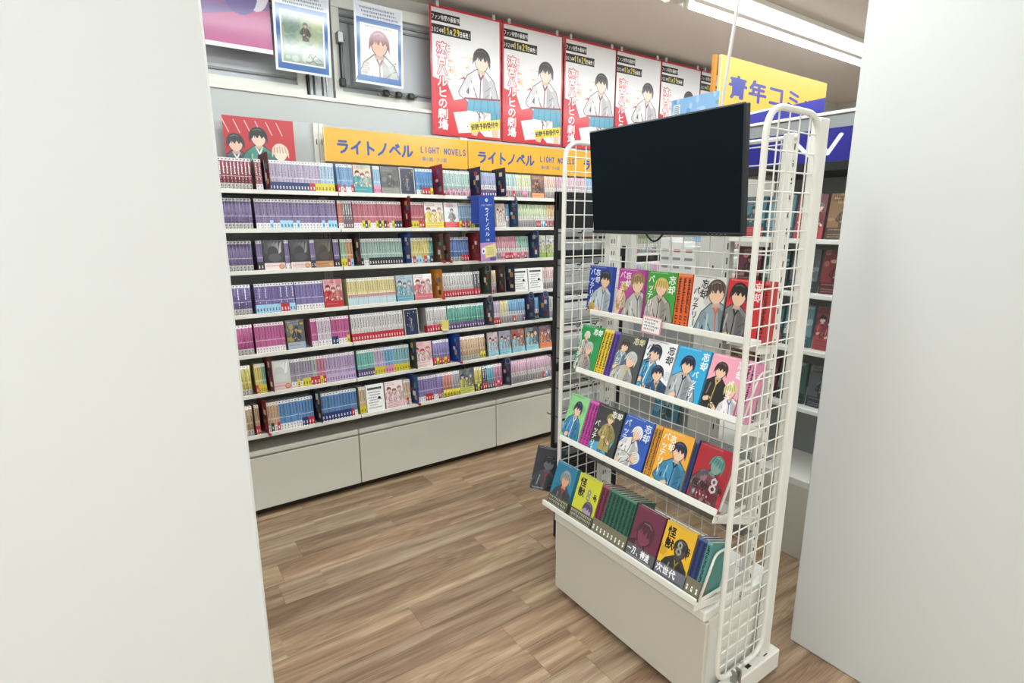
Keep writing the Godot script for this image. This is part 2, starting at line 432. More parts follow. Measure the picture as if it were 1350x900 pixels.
# a plain stand-in for a drawn figure: head, hair, body and arms as flat shapes, no features
func figure(im: Image, x: float, y: float, s: float, hair: Color, skin: Color, cloth: Color, trim: Color, lean := 0.0) -> void:
	var P := func(a: float, b: float) -> Vector2: return Vector2(x, y) + Vector2(a, b).rotated(lean) * s
	var ink := cloth.lerp(Color("1c1a1e"), 0.75)
	pen(im, [P.call(-0.66, 3.4), P.call(-0.75, 0.85), P.call(-0.3, 0.5), P.call(0.3, 0.5), P.call(0.75, 0.85), P.call(0.7, 3.4)], s * 0.09, ink)
	pen(im, [P.call(-0.68, 1.0), P.call(-1.1, 1.8), P.call(-0.45, 2.1)], s * 0.44, ink)
	pen(im, [P.call(0.68, 1.0), P.call(1.05, 1.9), P.call(0.5, 2.5)], s * 0.44, ink)
	oval(im, P.call(0, 0).x, P.call(0, 0).y, s * 0.46, s * 0.54, ink)
	poly(im, PackedVector2Array([P.call(-0.75, 0.85), P.call(-0.3, 0.5), P.call(0.3, 0.5), P.call(0.75, 0.85), P.call(0.7, 1.9), P.call(0.8, 3.4), P.call(-0.8, 3.4), P.call(-0.66, 1.9)]), cloth)
	poly(im, PackedVector2Array([P.call(0.1, 0.6), P.call(0.6, 1.0), P.call(0.66, 2.4), P.call(0.3, 3.0)]), cloth.darkened(0.22))
	pen(im, [P.call(-0.68, 1.0), P.call(-1.1, 1.8), P.call(-0.45, 2.1)], s * 0.36, cloth.darkened(0.1))
	pen(im, [P.call(0.68, 1.0), P.call(1.05, 1.9), P.call(0.5, 2.5)], s * 0.36, cloth.darkened(0.16))
	pen(im, [P.call(-0.5, 2.1), P.call(-0.2, 1.95)], s * 0.3, skin)
	pen(im, [P.call(0.5, 2.5), P.call(0.2, 2.3)], s * 0.3, skin)
	pen(im, [P.call(-0.2, 0.55), P.call(0, 0.95), P.call(0.2, 0.55)], s * 0.09, trim)
	pen(im, [P.call(0, 0.95), P.call(0.04, 3.2)], s * 0.06, trim)
	for k in 4:
		pen(im, [P.call(-0.6 + k * 0.14, 1.1 + k * 0.3), P.call(-0.35 + k * 0.2, 1.5 + k * 0.36)], s * 0.05, cloth.darkened(0.4))
		pen(im, [P.call(0.65 - k * 0.1, 1.2 + k * 0.4), P.call(0.35 - k * 0.05, 1.45 + k * 0.4)], s * 0.045, cloth.darkened(0.45))
	pen(im, [P.call(-0.45, 1.0), P.call(-0.5, 1.7)], s * 0.1, cloth.lightened(0.35))
	pen(im, [P.call(-0.95, 1.4), P.call(-1.0, 1.8)], s * 0.08, cloth.lightened(0.3))
	poly(im, PackedVector2Array([P.call(-0.16, 0.3), P.call(0.16, 0.3), P.call(0.24, 0.66), P.call(-0.24, 0.66)]), skin.darkened(0.14))
	var c: Vector2 = P.call(0, 0)
	oval(im, c.x, c.y, s * 0.42, s * 0.5, skin)
	var p := PackedVector2Array()
	for k in 13: p.append(P.call(-0.55 * cos(PI * k / 12), -0.06 - 0.56 * sin(PI * k / 12)))
	for q in [[0.56, 0.34], [0.42, 0.08], [0.36, -0.12], [0.2, 0.04], [0.08, -0.16], [-0.08, 0.04], [-0.22, -0.16], [-0.36, 0.06], [-0.46, 0.1], [-0.56, 0.32]]: p.append(P.call(q[0], q[1]))
	poly(im, p, hair)
	for k in 5: pen(im, [P.call(-0.34 + k * 0.16, -0.44), P.call(-0.42 + k * 0.2, 0.0)], s * 0.035, hair.darkened(0.4))
	for k in 3: pen(im, [P.call(-0.28 + k * 0.08, 2.2 + k * 0.2), P.call(0.34 - k * 0.1, 2.34 + k * 0.26)], s * 0.05, ink)
	pen(im, [P.call(-0.3, -0.4), P.call(0.0, -0.5), P.call(0.2, -0.42)], s * 0.05, hair.lightened(0.25))

# ---------- print atlases ----------
var spine_im: Image
var spine_n := 0
var cover_im: Image
var cover_n := 0
const SW := 24
const SH := 152
const CW := 160
const CH := 226

func spine_slot() -> Array:
	var c := Vector2i(spine_n % 42 * SW, spine_n / 42 * SH)
	spine_n += 1
	return [c, Rect2(Vector2(c) / Vector2(1008, 1368), Vector2(SW, SH) / Vector2(1008, 1368))]

func spine_cell(given: Color, style: String) -> Rect2:
	var col := given if style == "M" else given.lerp(Color(given.get_luminance() * 0.55 + 0.42, given.get_luminance() * 0.55 + 0.42, given.get_luminance() * 0.55 + 0.44), 0.34)
	var s := spine_slot()
	var o: Vector2i = s[0]
	var f := func(x: int, y: int, w: int, h: int, c: Color): spine_im.fill_rect(Rect2i(o + Vector2i(x, y), Vector2i(w, h)), c)
	var white := Color(0.9, 0.89, 0.88)
	f.call(0, 0, SW, SH, col)
	if style == "M":     # manga spine: heavy dark lettering down its length
		f.call(0, 0, SW, 8, col.lightened(0.25))
		var ink := Color(0.1, 0.09, 0.1) if col.get_luminance() > 0.22 else Color(0.85, 0.85, 0.85)
		var y := 12
		while y < SH - 44:
			var k := rng.randi_range(9, 13)
			for q in 3: f.call(5 + rng.randi_range(0, 2), y + q * 4, rng.randi_range(9, 14), 2, ink)
			f.call(rng.randi_range(7, 14), y, 3, k - 2, ink)
			y += k
		f.call(6, SH - 38, 12, 12, ink)
		f.call(8, SH - 35, 8, 6, col)
		for q in 3: f.call(8, SH - 20 + q * 6, 8, 3, ink)
		return s[1]
	var ink2 := Color(0.96, 0.96, 0.96) if col.get_luminance() < 0.42 else col.darkened(0.55)
	if style == "W":     # tinted head, white waist, grey foot
		f.call(0, 76, SW, SH - 76, white)
		f.call(0, 100, SW, SH - 100, Color(0.78, 0.76, 0.77))
		f.call(8, 80, 8, 14, col.darkened(0.2))
		f.call(9, 106, 6, 30, Color(0.5, 0.48, 0.5))
	else:
		f.call(0, 0, SW, 15, white)
		f.call(7, 4, 10, 6, col.darkened(0.15))
		f.call(0, 84, SW, 2, white)
		f.call(0, 118, SW, SH - 118, white)
		f.call(8, 124, 8, 9, Color(0.55, 0.55, 0.6))
		f.call(10, 138, 4, 8, col.darkened(0.2))
	if style == "B":
		f.call(0, 90, SW, 14, Color(0.78, 0.56, 0.62))
		f.call(0, 104, SW, SH - 104, Color(0.74, 0.82, 0.85))
	if style == "K":
		f.call(0, 15, SW, 103, Color(0.84, 0.83, 0.82))
		f.call(0, 15, 5, 103, col)
		ink2 = Color(0.16, 0.15, 0.16)
	var y2 := 20
	while y2 < 74:
		var k2 := rng.randi_range(5, 9)
		f.call(rng.randi_range(8, 10), y2, rng.randi_range(4, 7), k2 - 2, ink2)
		f.call(7, y2 + k2 / 2, 10, 1, ink2)
		y2 += k2
	if style != "W":
		for q in 4: f.call(10, 90 + q * 6, 4, 4, ink2 if q != 2 else col.darkened(0.3))
	return s[1]

func band_cell(col: Color) -> Rect2:
	var s := spine_slot()
	var o: Vector2i = s[0]
	spine_im.fill_rect(Rect2i(o, Vector2i(SW, SH)), col)
	var ink := Color(0.95, 0.95, 0.93) if col.get_luminance() < 0.45 else Color(0.2, 0.2, 0.24)
	for q in 4:
		spine_im.fill_rect(Rect2i(o + Vector2i(8, 24 + q * 28), Vector2i(8, 18)), ink)
		spine_im.fill_rect(Rect2i(o + Vector2i(10, 30 + q * 28), Vector2i(4, 4)), col)
	return s[1]

func spot(r: Rect2) -> Rect2:
	return Rect2(r.position + r.size * Vector2(0.06, 0.3), r.size * 0.02)

func store_cover(im: Image) -> Rect2:   # drawn at twice the size
	pass
	im.resize(CW, CH, Image.INTERPOLATE_BILINEAR)
	var c := Vector2i(cover_n % 12 * CW, cover_n / 12 * CH)
	cover_n += 1
	cover_im.blit_rect(im, Rect2i(0, 0, CW, CH), c)
	return Rect2(Vector2(c) / Vector2(1920, 1356) + Vector2(0.0004, 0.0004), Vector2(CW, CH) / Vector2(1920, 1356) - Vector2(0.0008, 0.0008))

func novel_cover(look: String) -> Rect2:
	var p := look.split("|")
	var a := Color(p[1])
	var b := Color(p[2])
	var c := Color(p[3])
	var im := canvas(CW * 2, CH * 2, a)
	if p[0] == "P":
		for k in 5: oval(im, rng.randf() * 320, rng.randf() * 300, rng.randf_range(20, 60), rng.randf_range(20, 60), a.lerp(c, 0.35))
		for k in 3: figure(im, 70 + k * 92, 130 + (k % 2) * 34, 74, b.lightened(0.18 * k), Color("e6c4b0"), c.lerp(a, 0.3 * k), b)
		for k in 2: scribble(im, 20, 18 + k * 30, 150, 22, b.lerp(c, 0.4))
	elif p[0] == "C":
		for k in 9: oval(im, rng.randf() * 320, rng.randf() * 330, rng.randf_range(20, 70), rng.randf_range(14, 40), a.lerp(b, rng.randf_range(0.3, 1)))
		figure(im, 170, 140, 66, a.darkened(0.5), a.lerp(Color("caa890"), 0.6), a.darkened(0.3), c)
		for k in 2: scribble(im, 26, 22 + k * 34, 180, 24, c)
	elif p[0] == "N":
		for k in 14: oval(im, rng.randf_range(40, 280), rng.randf_range(40, 300), rng.randf_range(2, 9), rng.randf_range(2, 9), b)
		figure(im, 160, 190, 56, b.darkened(0.5), a.lightened(0.4), a.lightened(0.15), c)
		for r in [Rect2i(0, 0, 320, 12), Rect2i(0, 440, 320, 12), Rect2i(0, 0, 14, 452), Rect2i(306, 0, 14, 452)]: im.fill_rect(r, c)
	elif p[0] == "G":
		for k in 5: poly(im, PackedVector2Array([Vector2(20 + k * 60, 60), Vector2(90 + k * 50, 20), Vector2(130 + k * 36, 180), Vector2(30 + k * 50, 210)]), a.lerp(b, 0.15 + 0.17 * k))
		oval(im, 150, 180, 84, 90, a)
		oval(im, 170, 260, 100, 60, a.lerp(b, 0.2))
	elif p[0] == "T":
		im.fill_rect(Rect2i(30, 50, 250, 34), b)
		for k in 3: scribble(im, 40, 58 + k * 9, 220, 6, a)
		for k in 7: scribble(im, 36 + 20 * (k % 2), 120 + k * 42, 220 - 40 * (k % 3), 18, b)
		oval(im, 230, 230, 26, 22, b)
	if p[0] != "N" and p[0] != "T":
		im.fill_rect(Rect2i(0, 336, 320, 116), c)
		for k in 4: scribble(im, 24, 350 + k * 24, 250 - 60 * (k % 2), 14, b if k != 1 else a.darkened(0.2))
		if p[0] == "G":
			oval(im, 262, 392, 44, 40, Color("b5805a"))
			oval(im, 262, 388, 30, 24, Color("cfa27c"))
	return store_cover(im)

# bg colour, lettering colour, title, title layout, figures: [x, y, size, hair, skin, cloth, trim, lean]
func manga_cover(bg: String, ink: String, figures: Array, layout: String, band := "") -> Rect2:
	var im := canvas(CW * 2, CH * 2, Color(bg))
	var k := Color(ink)
	for q in 3: oval(im, rng.randf() * 320, rng.randf_range(100, 420), rng.randf_range(30, 80), rng.randf_range(16, 50), Color(bg).lightened(0.08) if q % 2 else Color(bg).darkened(0.1))
	for f in figures: figure(im, f[0], f[1] + 14, f[2] * 1.42, Color(f[3]), Color(f[4]), Color(f[5]), Color(f[6]), f[7])
	scribble(im, 20, 10, 200, 8, k)
	match layout:
		"left":    # two columns at the left head
			write(im, "忘却", 92, 34, 62, 8, k, true)
			write(im, "バッテリー", 22, 30, 62, 8, k, true)
		"right":
			write(im, "忘却", 236, 30, 72, 9, k, true)
			write(im, "バッテリー", 14, 40, 62, 8, k, true)
		"cross":
			write(im, "忘却", 180, 24, 60, 9, k)
			write(im, "バッテリー", 12, 150, 56, 8, k, true)
		"low":
			write(im, "忘却", 246, 20, 66, 9, k, true)
			write(im, "バッテリー", 200, 176, 52, 8, k, true)
		"slant":
			write(im, "忘却", 92, 30, 70, 9, k, true, 1.0, 0.1)
			write(im, "バッテリー", 20, 96, 58, 8, k, true, 1.0, 0.0)
		"bigeight":
			write(im, "怪獣", 20, 270, 74, 8, Color("2a1c1e"), false)
			write(im, "8", 176, 216, 120, 16, k, false, 0.72)
			write(im, "号", 262, 276, 54, 7, Color("2a1c1e"), false)
			for q in 5: oval(im, 60 + q * 32, 372, 6, 8, k)
		"eight":
			write(im, "怪獣", 36, 34, 84, 11, Color("1c1c18"), true)
			write(im, "8", 150, 110, 110, 16, k, false, 0.66)
			write(im, "号", 240, 130, 60, 8, Color("1c1c18"), false)
		"none":
			pass
	if band:
		var w := band.split("|")
		im.fill_rect(Rect2i(0, 330, 320, 122), Color(w[1]))
		for q in 3: scribble(im, 14, 414 + q * 12, 280, 9, Color("d8d8d8") if Color(w[1]).get_luminance() < 0.4 else Color("30323a"))
		if w[0] == "-":
			for q in 2: scribble(im, 14, 344 + q * 34, 280, 24, Color("b8b8a8"))
		else: write(im, w[0], 10, 338, 66, 9, Color("f2f2f2"), false, 1.0 if w[0].length() < 5 else 0.72)
	scribble(im, 20, 424, 120, 12, k)
	return store_cover(im)

# ---------- books ----------
func spine_meshes(cell: Rect2, t: float, h: float, d: float) -> Array:   # cover, pages
	var key := "s%s%.4f" % [cell.position, t]
	if mesh_cache.has(key): return mesh_cache[key]
	var st := SurfaceTool.new()
	st.begin(Mesh.PRIMITIVE_TRIANGLES)
	st.set_smooth_group(-1)
	add_spine(st, cell, t, h, d)
	st.generate_normals()
	mesh_cache[key] = [st.commit(), cbox(Vector3(t - 0.0022, h - 0.004, d - 0.003), 0.0005)]
	return mesh_cache[key]

func add_spine(st: SurfaceTool, cell: Rect2, t: float, h: float, d: float) -> void:
	var q := spot(cell)
	uvbox(st, Vector3(-t / 2, 0, -0.001), Vector3(t / 2, h, 0), cell, q)
	uvbox(st, Vector3(-t / 2, 0, -d), Vector3(-t / 2 + 0.0008, h, -0.001), q, q)
	uvbox(st, Vector3(t / 2 - 0.0008, 0, -d), Vector3(t / 2, h, -0.001), q, q)

func band_mesh(cell: Rect2, t: float, h: float) -> ArrayMesh:
	var key := "b%s%.4f" % [cell.position, t]
	if mesh_cache.has(key): return mesh_cache[key]
	var st := SurfaceTool.new()
	st.begin(Mesh.PRIMITIVE_TRIANGLES)
	st.set_smooth_group(-1)
	uvbox(st, Vector3(-t / 2 - 0.0003, 0.0004, -0.04), Vector3(t / 2 + 0.0003, h, 0.0006), Rect2(cell.position, cell.size * Vector2(1, 0.4)), spot(cell))
	st.generate_normals()
	mesh_cache[key] = st.commit()
	return mesh_cache[key]

func spine_book(called: String, cell: Rect2, t: float, h: float, d: float, band = null) -> MeshInstance3D:
	var m := spine_meshes(cell, t, h, d)
	var o := put(called, m[0], M.spine)
	put("page_block", m[1], M.paper, o, Vector3(0, h / 2, -d / 2 - 0.0005))
	if band != null: put("paper_band", band_mesh(band, t, h * 0.31), M.spine, o)
	return o

func face_book(called: String, cell: Rect2, w: float, h: float, t: float, banded := false) -> MeshInstance3D:
	var st := SurfaceTool.new()
	st.begin(Mesh.PRIMITIVE_TRIANGLES)
	st.set_smooth_group(-1)
	var q := spot(cell)
	uvbox(st, Vector3(-w / 2, 0, -0.0012), Vector3(w / 2, h, 0), cell, q)
	uvbox(st, Vector3(-w / 2, 0, -t), Vector3(w / 2, h, -t + 0.001), q, q)
	uvbox(st, Vector3(w / 2 - 0.001, 0, -t), Vector3(w / 2, h, -0.001), q, q)
	st.generate_normals()
	var o := put(called, st.commit(), M.cover)
	put("page_block", cbox(Vector3(w - 0.003, h - 0.004, t - 0.002), 0.0005), M.paper, o, Vector3(-0.0005, h / 2, -t / 2))
	if banded:
		var sb := SurfaceTool.new()
		sb.begin(Mesh.PRIMITIVE_TRIANGLES)
		sb.set_smooth_group(-1)
		uvbox(sb, Vector3(-w / 2 - 0.0004, -0.0003, -t), Vector3(w / 2 + 0.0004, h * 0.255, 0.0008), Rect2(cell.position + cell.size * Vector2(0, 0.745), cell.size * Vector2(1, 0.255)), Rect2(cell.position + cell.size * Vector2(0.02, 0.76), cell.size * 0.01))
		sb.generate_normals()
		put("paper_band", sb.commit(), M.cover, o)
	return o

# ---------- the wall of novels ----------
func bookcase(k: int, label: String) -> void:
	var x0 := 0.03 + 0.9 * k
	var x1 := x0 + 0.9
	var base := Vector3((x0 + x1) / 2, 0, -3.0)
	var t := thing("wall_bookcase", label, "bookcase", base, "bookcases along the back wall")
	slab("back_panel", Vector3(x0, 0.36, -3.21), Vector3(x1, 1.99, -3.195), M.white_panel, t, base)
	for x in [x0 + 0.014, x1 - 0.014]:
		var u := slab("slotted_upright", Vector3(x - 0.013, 0.36, -3.195), Vector3(x + 0.013, 1.99, -3.175), M.white_metal, t, base)
		for q in 13: put("slot", cbox(Vector3(0.004, 0.03, 0.001), 0.0003), M.black, u, Vector3(0, -0.78 + q * 0.125, 0.0102))
	slab("plinth", Vector3(x0, 0, -3.2), Vector3(x1, 0.046, -2.87), M.dark_plinth, t, base)
	slab("cabinet_body", Vector3(x0, 0.046, -3.2), Vector3(x1, 0.326, -2.842), M.cream_metal, t, base)
	slab("drawer_front", Vector3(x0 + 0.0025, 0.045, -2.842), Vector3(x1 - 0.0025, 0.324, -2.82), M.cream_metal, t, base, 0.003)
	slab("deck", Vector3(x0 + 0.0008, 0.332, -3.2), Vector3(x1 - 0.0008, 0.362, -2.818), M.cream_metal, t, base, 0.006)
	for r in 7:
		var y: float = ROW_Y[r]
		var z: float = ROW_Z[r]
		var s := slab("shelf", Vector3(x0 + 0.002, y - 0.016, -3.195), Vector3(x1 - 0.002, y - 0.006, z), M.shelf_grey, t, base)
		put("shelf_lip", cbox(Vector3(0.896, 0.020, 0.006), 0.0015), M.white_metal, s, Vector3(0, 0.002, ((z + 3.195) / 2) + 0.003))

func fill_shelves() -> void:
	var tilt := -0.13
	var h := 0.148
	var d := 0.104
	var rest := SurfaceTool.new()
	rest.begin(Mesh.PRIMITIVE_TRIANGLES)
	rest.set_smooth_group(-1)
	var bands := {}
	for b in BAND: bands[b] = band_cell(Color(BAND[b][1]))
	var jobs := []       # spine books, to be sorted by how near they stand
	var firsts := {}
	for line in BOOKS.split("\n", false):
		var p := line.split("|")
		var row := int(p[0]) - 1
		var y: float = ROW_Y[row] - 0.0055
		var z: float = ROW_Z[row] - 0.008
		var x0 := float(p[2])
		if p[1] == "D":
			divider(row, x0, Color(p[3]), p[4])
			continue
		var x1 := float(p[3])
		if p[1] == "F":
			var look := "|".join([p[4], p[5], p[6], p[7]])
			var w: float = x1 - x0 - 0.003
			var o := face_book("display_novel", novel_cover(look), w, 0.15, 0.014, p[4] in ["P", "C", "G"])
			o.position = Vector3((x0 + x1) / 2, y, z - 0.004)
			o.rotation.x = tilt
			tag(o, p[8], "book", "face-out novels on the wall shelves")
			continue
		var n := int(p[4])
		var t := (x1 - x0) / n
		var cells := [spine_cell(Color(p[5]), p[6]), spine_cell(Color(p[5]).darkened(0.07), p[6])]
		if n > 8: cells.append(spine_cell(Color(p[5]).lightened(0.06), p[6]))
		if not firsts.has(row): firsts[row] = [x0, cells]
		for i in n:
			var code: String = p[7][i % p[7].length()] if i < p[7].length() or p[7].length() < 8 else p[7][p[7].length() - 1]
			jobs.append({"x": x0 + t * (i + 0.5), "y": y, "z": z, "t": t - 0.0004, "cell": cells[(i * 7 + i / 3) % cells.size()], "code": code, "i": i, "n": n, "name": p[8], "row": row, "key": x0 + t * i})
	jobs.sort_custom(func(a, b): return a.key < b.key if a.key != b.key else a.row < b.row)
	for j in jobs.size():
		var b = jobs[j]
		var at := Transform3D(Basis.from_euler(Vector3(tilt + rng.randf_range(-0.012, 0.012), 0, 0)), Vector3(b.x, b.y, b.z + rng.randf_range(-0.002, 0.002)))
		if j < 300:
			var o := spine_book("spine_out_novel", b.cell, b.t, h, d, bands.get(b.code))
			o.transform = at
			var nm: String = b.name
			var with: String = " with %s band" % BAND[b.code][0] if BAND.has(b.code) else ""
			var where := ""
			if "(" in nm:
				where = " " + nm.get_slice("(", 1).trim_suffix(")")
				nm = nm.get_slice(" (", 0)
				with = ""
			var lab: String
			if b.n == 1: lab = "%s paperback spine%s on the %s shelf of novels" % [nm, with, ROW_NAME[b.row]]
			elif where: lab = "%s of %d %s paperbacks%s, %s shelf" % [NTH[b.i], b.n, nm, where, ROW_NAME[b.row]]
			else: lab = "%s paperback%s, %s from left in its run, %s shelf" % [nm, with, NTH[b.i], ROW_NAME[b.row]]
			tag(o, lab, "book", "spine-out novels on the wall shelves")
		else: add_at(rest, b, at, h, d, bands)
	var far_cells := []
	for k in 24: far_cells.append(spine_cell(Color.from_hsv(rng.randf(), rng.randf_range(0.15, 0.5), rng.randf_range(0.6, 0.9)), ["W", "W", "A", "K"][k % 4]))
	# past the 300 nearest: the ends of the rows, and the far bays seen through the wire rack
	for row in 7:
		var y: float = ROW_Y[row] - 0.0055
		var z: float = ROW_Z[row] - 0.008
		var xl := 0.07
		while xl < firsts[row][0] - 0.016:
			var c: Array = firsts[row][1]
			add_at(rest, {"cell": c[int(xl * 70) % c.size()], "t": 0.0152, "code": "-"}, Transform3D(Basis.from_euler(Vector3(tilt, 0, 0)), Vector3(xl, y, z)), h, d, bands)
			xl += 0.0156
		var xr: float = 2.66 if row == 0 else 2.39
		var left := 0
		var cell: Rect2 = far_cells[0]
		while xr < 4.5:
			if left <= 0:
				left = rng.randi_range(5, 14)
				cell = far_cells[rng.randi_range(0, far_cells.size() - 1)]
			left -= 1
			add_at(rest, {"cell": cell, "t": 0.0152, "code": ["-", "-", "-", "r", "c", "v"][rng.randi_range(0, 5)]}, Transform3D(Basis.from_euler(Vector3(tilt, 0, 0)), Vector3(xr, y, z)), h, d, bands)
			xr += 0.0156
	rest.generate_normals()
	var all := put("far_novel_rows", rest.commit(), M.spine)
	tag(all, "remaining rows of upright novels toward the far end of the wall shelves", "books", "", "stuff")

func add_at(st: SurfaceTool, b: Dictionary, at: Transform3D, h: float, d: float, bands: Dictionary) -> void:
	st.append_from(spine_meshes(b.cell, b.t, h, d)[0], 0, at)
	st.append_from(page_mesh(b.t, h, d), 0, at)
	if bands.has(b.code): st.append_from(band_mesh(bands[b.code], b.t, h * 0.31), 0, at)

func page_mesh(t: float, h: float, d: float) -> ArrayMesh:   # pages in the print atlas' paper colour
	var key := "p%.4f" % t
	if not mesh_cache.has(key):
		var st := SurfaceTool.new()
		st.begin(Mesh.PRIMITIVE_TRIANGLES)
		st.set_smooth_group(-1)
		var q := Rect2(0.9995, 0.9995, 0.0001, 0.0001)
		uvbox(st, Vector3(-t / 2 + 0.001, 0.002, -d + 0.002), Vector3(t / 2 - 0.001, h - 0.002, -0.0015), q, q)
		st.generate_normals()
		mesh_cache[key] = st.commit()
	return mesh_cache[key]

var divider_n := 0
func divider(row: int, x: float, col: Color, shape: String) -> void:
	divider_n += 1
	var w := 0.125
	var h := 0.168
	var pts := PackedVector2Array([Vector2(0, 0), Vector2(w, 0), Vector2(w, h), Vector2(0, h)])
	if shape == "r":
		pts = PackedVector2Array([Vector2(0, 0), Vector2(w, 0), Vector2(w, h * 0.8)])
		for k in 13: pts.append(Vector2(w - 0.026 + 0.026 * cos(PI * k / 12 - 0.5), h * 0.92 + 0.026 * sin(PI * k / 12 - 0.5)))
		pts.append(Vector2(0, h * 0.9))
	var st := SurfaceTool.new()
	st.begin(Mesh.PRIMITIVE_TRIANGLES)
	st.set_smooth_group(-1)
	var ix := Geometry2D.triangulate_polygon(pts)
	for k in range(0, ix.size(), 3):
		for s in [-1.0, 1.0]:
			tri(st, Vector3(s * 0.0008, pts[ix[k]].y, pts[ix[k]].x), Vector3(s * 0.0008, pts[ix[k + 1]].y, pts[ix[k + 1]].x), Vector3(s * 0.0008, pts[ix[k + 2]].y, pts[ix[k + 2]].x), Vector3(s, 0, 0))
	for k in pts.size():
		var a := pts[k]
		var b := pts[(k + 1) % pts.size()]
		quad(st, Vector3(-0.0008, a.y, a.x), Vector3(0.0008, a.y, a.x), Vector3(0.0008, b.y, b.x), Vector3(-0.0008, b.y, b.x), Vector3(0, (a.y + b.y) / 2 - h / 2, (a.x + b.x) / 2 - w / 2))
	st.generate_normals()
	var what: String = {"s": "plain index card", "t": "index card with red foot tag", "r": "round-topped index card"}[shape]
	var bay := "left bay" if x < 0.93 else "middle bay" if x < 1.83 else "right bay"
	var o := put("index_divider", st.commit(), paint(col, 0.4))
	o.position = Vector3(x, ROW_Y[row] - 0.0055 + (0.004 if shape != "t" else 0.0), ROW_Z[row] - 0.088)
	o.rotation = Vector3(-0.06, 0.14, 0)
	tag(o, "%s, %s divider in the %s, %s shelf" % [what, NTH[divider_along(row, x) - 1], bay, ROW_NAME[row]], "divider", "index dividers among the novels")
	# printed picture panel and foot tag
	for s in [-1.0, 1.0]:
		for q in 5:
			var e := Vector3(0.0006, rng.randf_range(0.016, 0.034), rng.randf_range(0.014, 0.03))
			put("print_patch", cbox(e, 0.0002), M.patches[(divider_n * 3 + q) % M.patches.size()], o, Vector3(s * 0.0008, 0.035 + q * 0.024, w - 0.03 - (q % 3) * 0.014))
	if shape == "t": put("foot_tag", cbox(Vector3(0.012, 0.014, 0.02), 0.003), M.red, o, Vector3(0, 0.002, w + 0.004))
	if shape == "r":
		var ring := PackedVector3Array()
		for k in 17: ring.append(Vector3(0, h * 0.92 + 0.02 * sin(TAU * k / 16), w - 0.026 + 0.02 * cos(TAU * k / 16)))
		put("ring_print", sweep(ring, 0.0014, 5), M.pale_blue, o)

var along := {}
func divider_along(row: int, x: float) -> int:
	var bay := "%d%d" % [row, 0 if x < 0.93 else 1 if x < 1.83 else 2]
	along[bay] = along.get(bay, 0) + 1
	return along[bay]

# ---------- upper wall ----------
func upper_wall() -> void:
	var g := struct("trim_1", cbox(Vector3(8.0, 0.135, 0.10), 0.003), M.white_panel, null, Vector3(2.4, 2.065, -3.325))    # the pale beam above the shelves
	slab("beam_ledge", Vector3(-1.6, 2.128, -3.375), Vector3(6.4, 2.148, -3.265), M.white_metal, g, g.position)
	# three shutter windows with grey leaves
	for i in 3:
		var x0: float = [-0.62, 1.09, 2.75][i]
		var x1: float = [0.93, 2.60, 4.3][i]
		var c := Vector3((x0 + x1) / 2, 2.43, -3.37)
		var w := struct("window_%d" % (i + 1), cbox(Vector3(x1 - x0, 0.52, 0.012), 0.001), M.shutter_grey, null, c)
		for f in [[x0, x1, 2.64, 2.70], [x0, x1, 2.155, 2.205]]: slab("window_frame", Vector3(f[0], f[2], -3.375), Vector3(f[1], f[3], -3.335), M.white_metal, w, c)
		for x in [x0, x1 - 0.045]: slab("window_frame", Vector3(x, 2.205, -3.375), Vector3(x + 0.045, 2.64, -3.34), M.white_metal, w, c)
		for y in [2.235, 2.575, 2.605]: slab("rail", Vector3(x0 + 0.045, y, -3.365), Vector3(x1 - 0.045, y + 0.012, -3.352), M.rail_grey, w, c)
		slab("stile", Vector3(x0 + 0.10, 2.247, -3.364), Vector3(x0 + 0.112, 2.575, -3.354), M.rail_grey, w, c)
	var mull := struct("trim_2", cbox(Vector3(0.13, 0.6, 0.05), 0.003), M.white_panel, null, Vector3(1.01, 2.45, -3.355))
	mull.name = "trim_2"
	# latches
	var l := thing("espagnolette_bolt", "tall steel shutter bolt beside the second hanging card", "bolt", Vector3(1.122, 2.24, -3.33))
	slab("bolt_housing", Vector3(1.108, 2.45, -3.345), Vector3(1.142, 2.51, -3.30), M.steel, l, l.position, 0.004)
	put("bolt_rod", sweep(PackedVector3Array([Vector3(0, 0.0, 0.012), Vector3(0, 0.22, 0.012)]), 0.006, 8), M.dark_steel, l)
	put("bolt_rod", sweep(PackedVector3Array([Vector3(0.016, 0.02, 0.012), Vector3(0.016, 0.22, 0.012)]), 0.004, 8), M.steel, l)
	slab("bolt_foot", Vector3(1.11, 2.225, -3.335), Vector3(1.145, 2.27, -3.305), M.dark_steel, l, l.position, 0.006)
	slab("knob", Vector3(1.142, 2.468, -3.325), Vector3(1.156, 2.488, -3.308), M.steel, l, l.position, 0.004)
	var b := thing("bottom_bolt", "dark metal slide bolts on the window rail, left of the red posters", "bolt", Vector3(1.46, 2.205, -3.325))
	slab("bolt_plate", Vector3(1.34, 2.206, -3.337), Vector3(1.58, 2.222, -3.318), M.steel, b, b.position, 0.003)
	for q in 3: slab("bolt_knuckle", Vector3(1.36 + q * 0.08, 2.20, -3.325), Vector3(1.40 + q * 0.08, 2.236, -3.29), M.dark_steel, b, b.position, 0.008)
	put("bolt_rod", sweep(PackedVector3Array([Vector3(-0.11, 0.014, 0.016), Vector3(0.12, 0.014, 0.016)]), 0.006, 8), M.steel, b)
	var r := thing("window_stay", "pair of dark sliding stays below the left hanging card", "window stay", Vector3(0.97, 2.20, -3.33))
	for q in [0.0, 0.028, 0.075, 0.1]:
		slab("stay_bar", Vector3(0.935 + q, 2.165, -3.345), Vector3(0.945 + q, 2.30, -3.325), M.dark_steel if q != 0.1 else M.steel, r, r.position, 0.002)

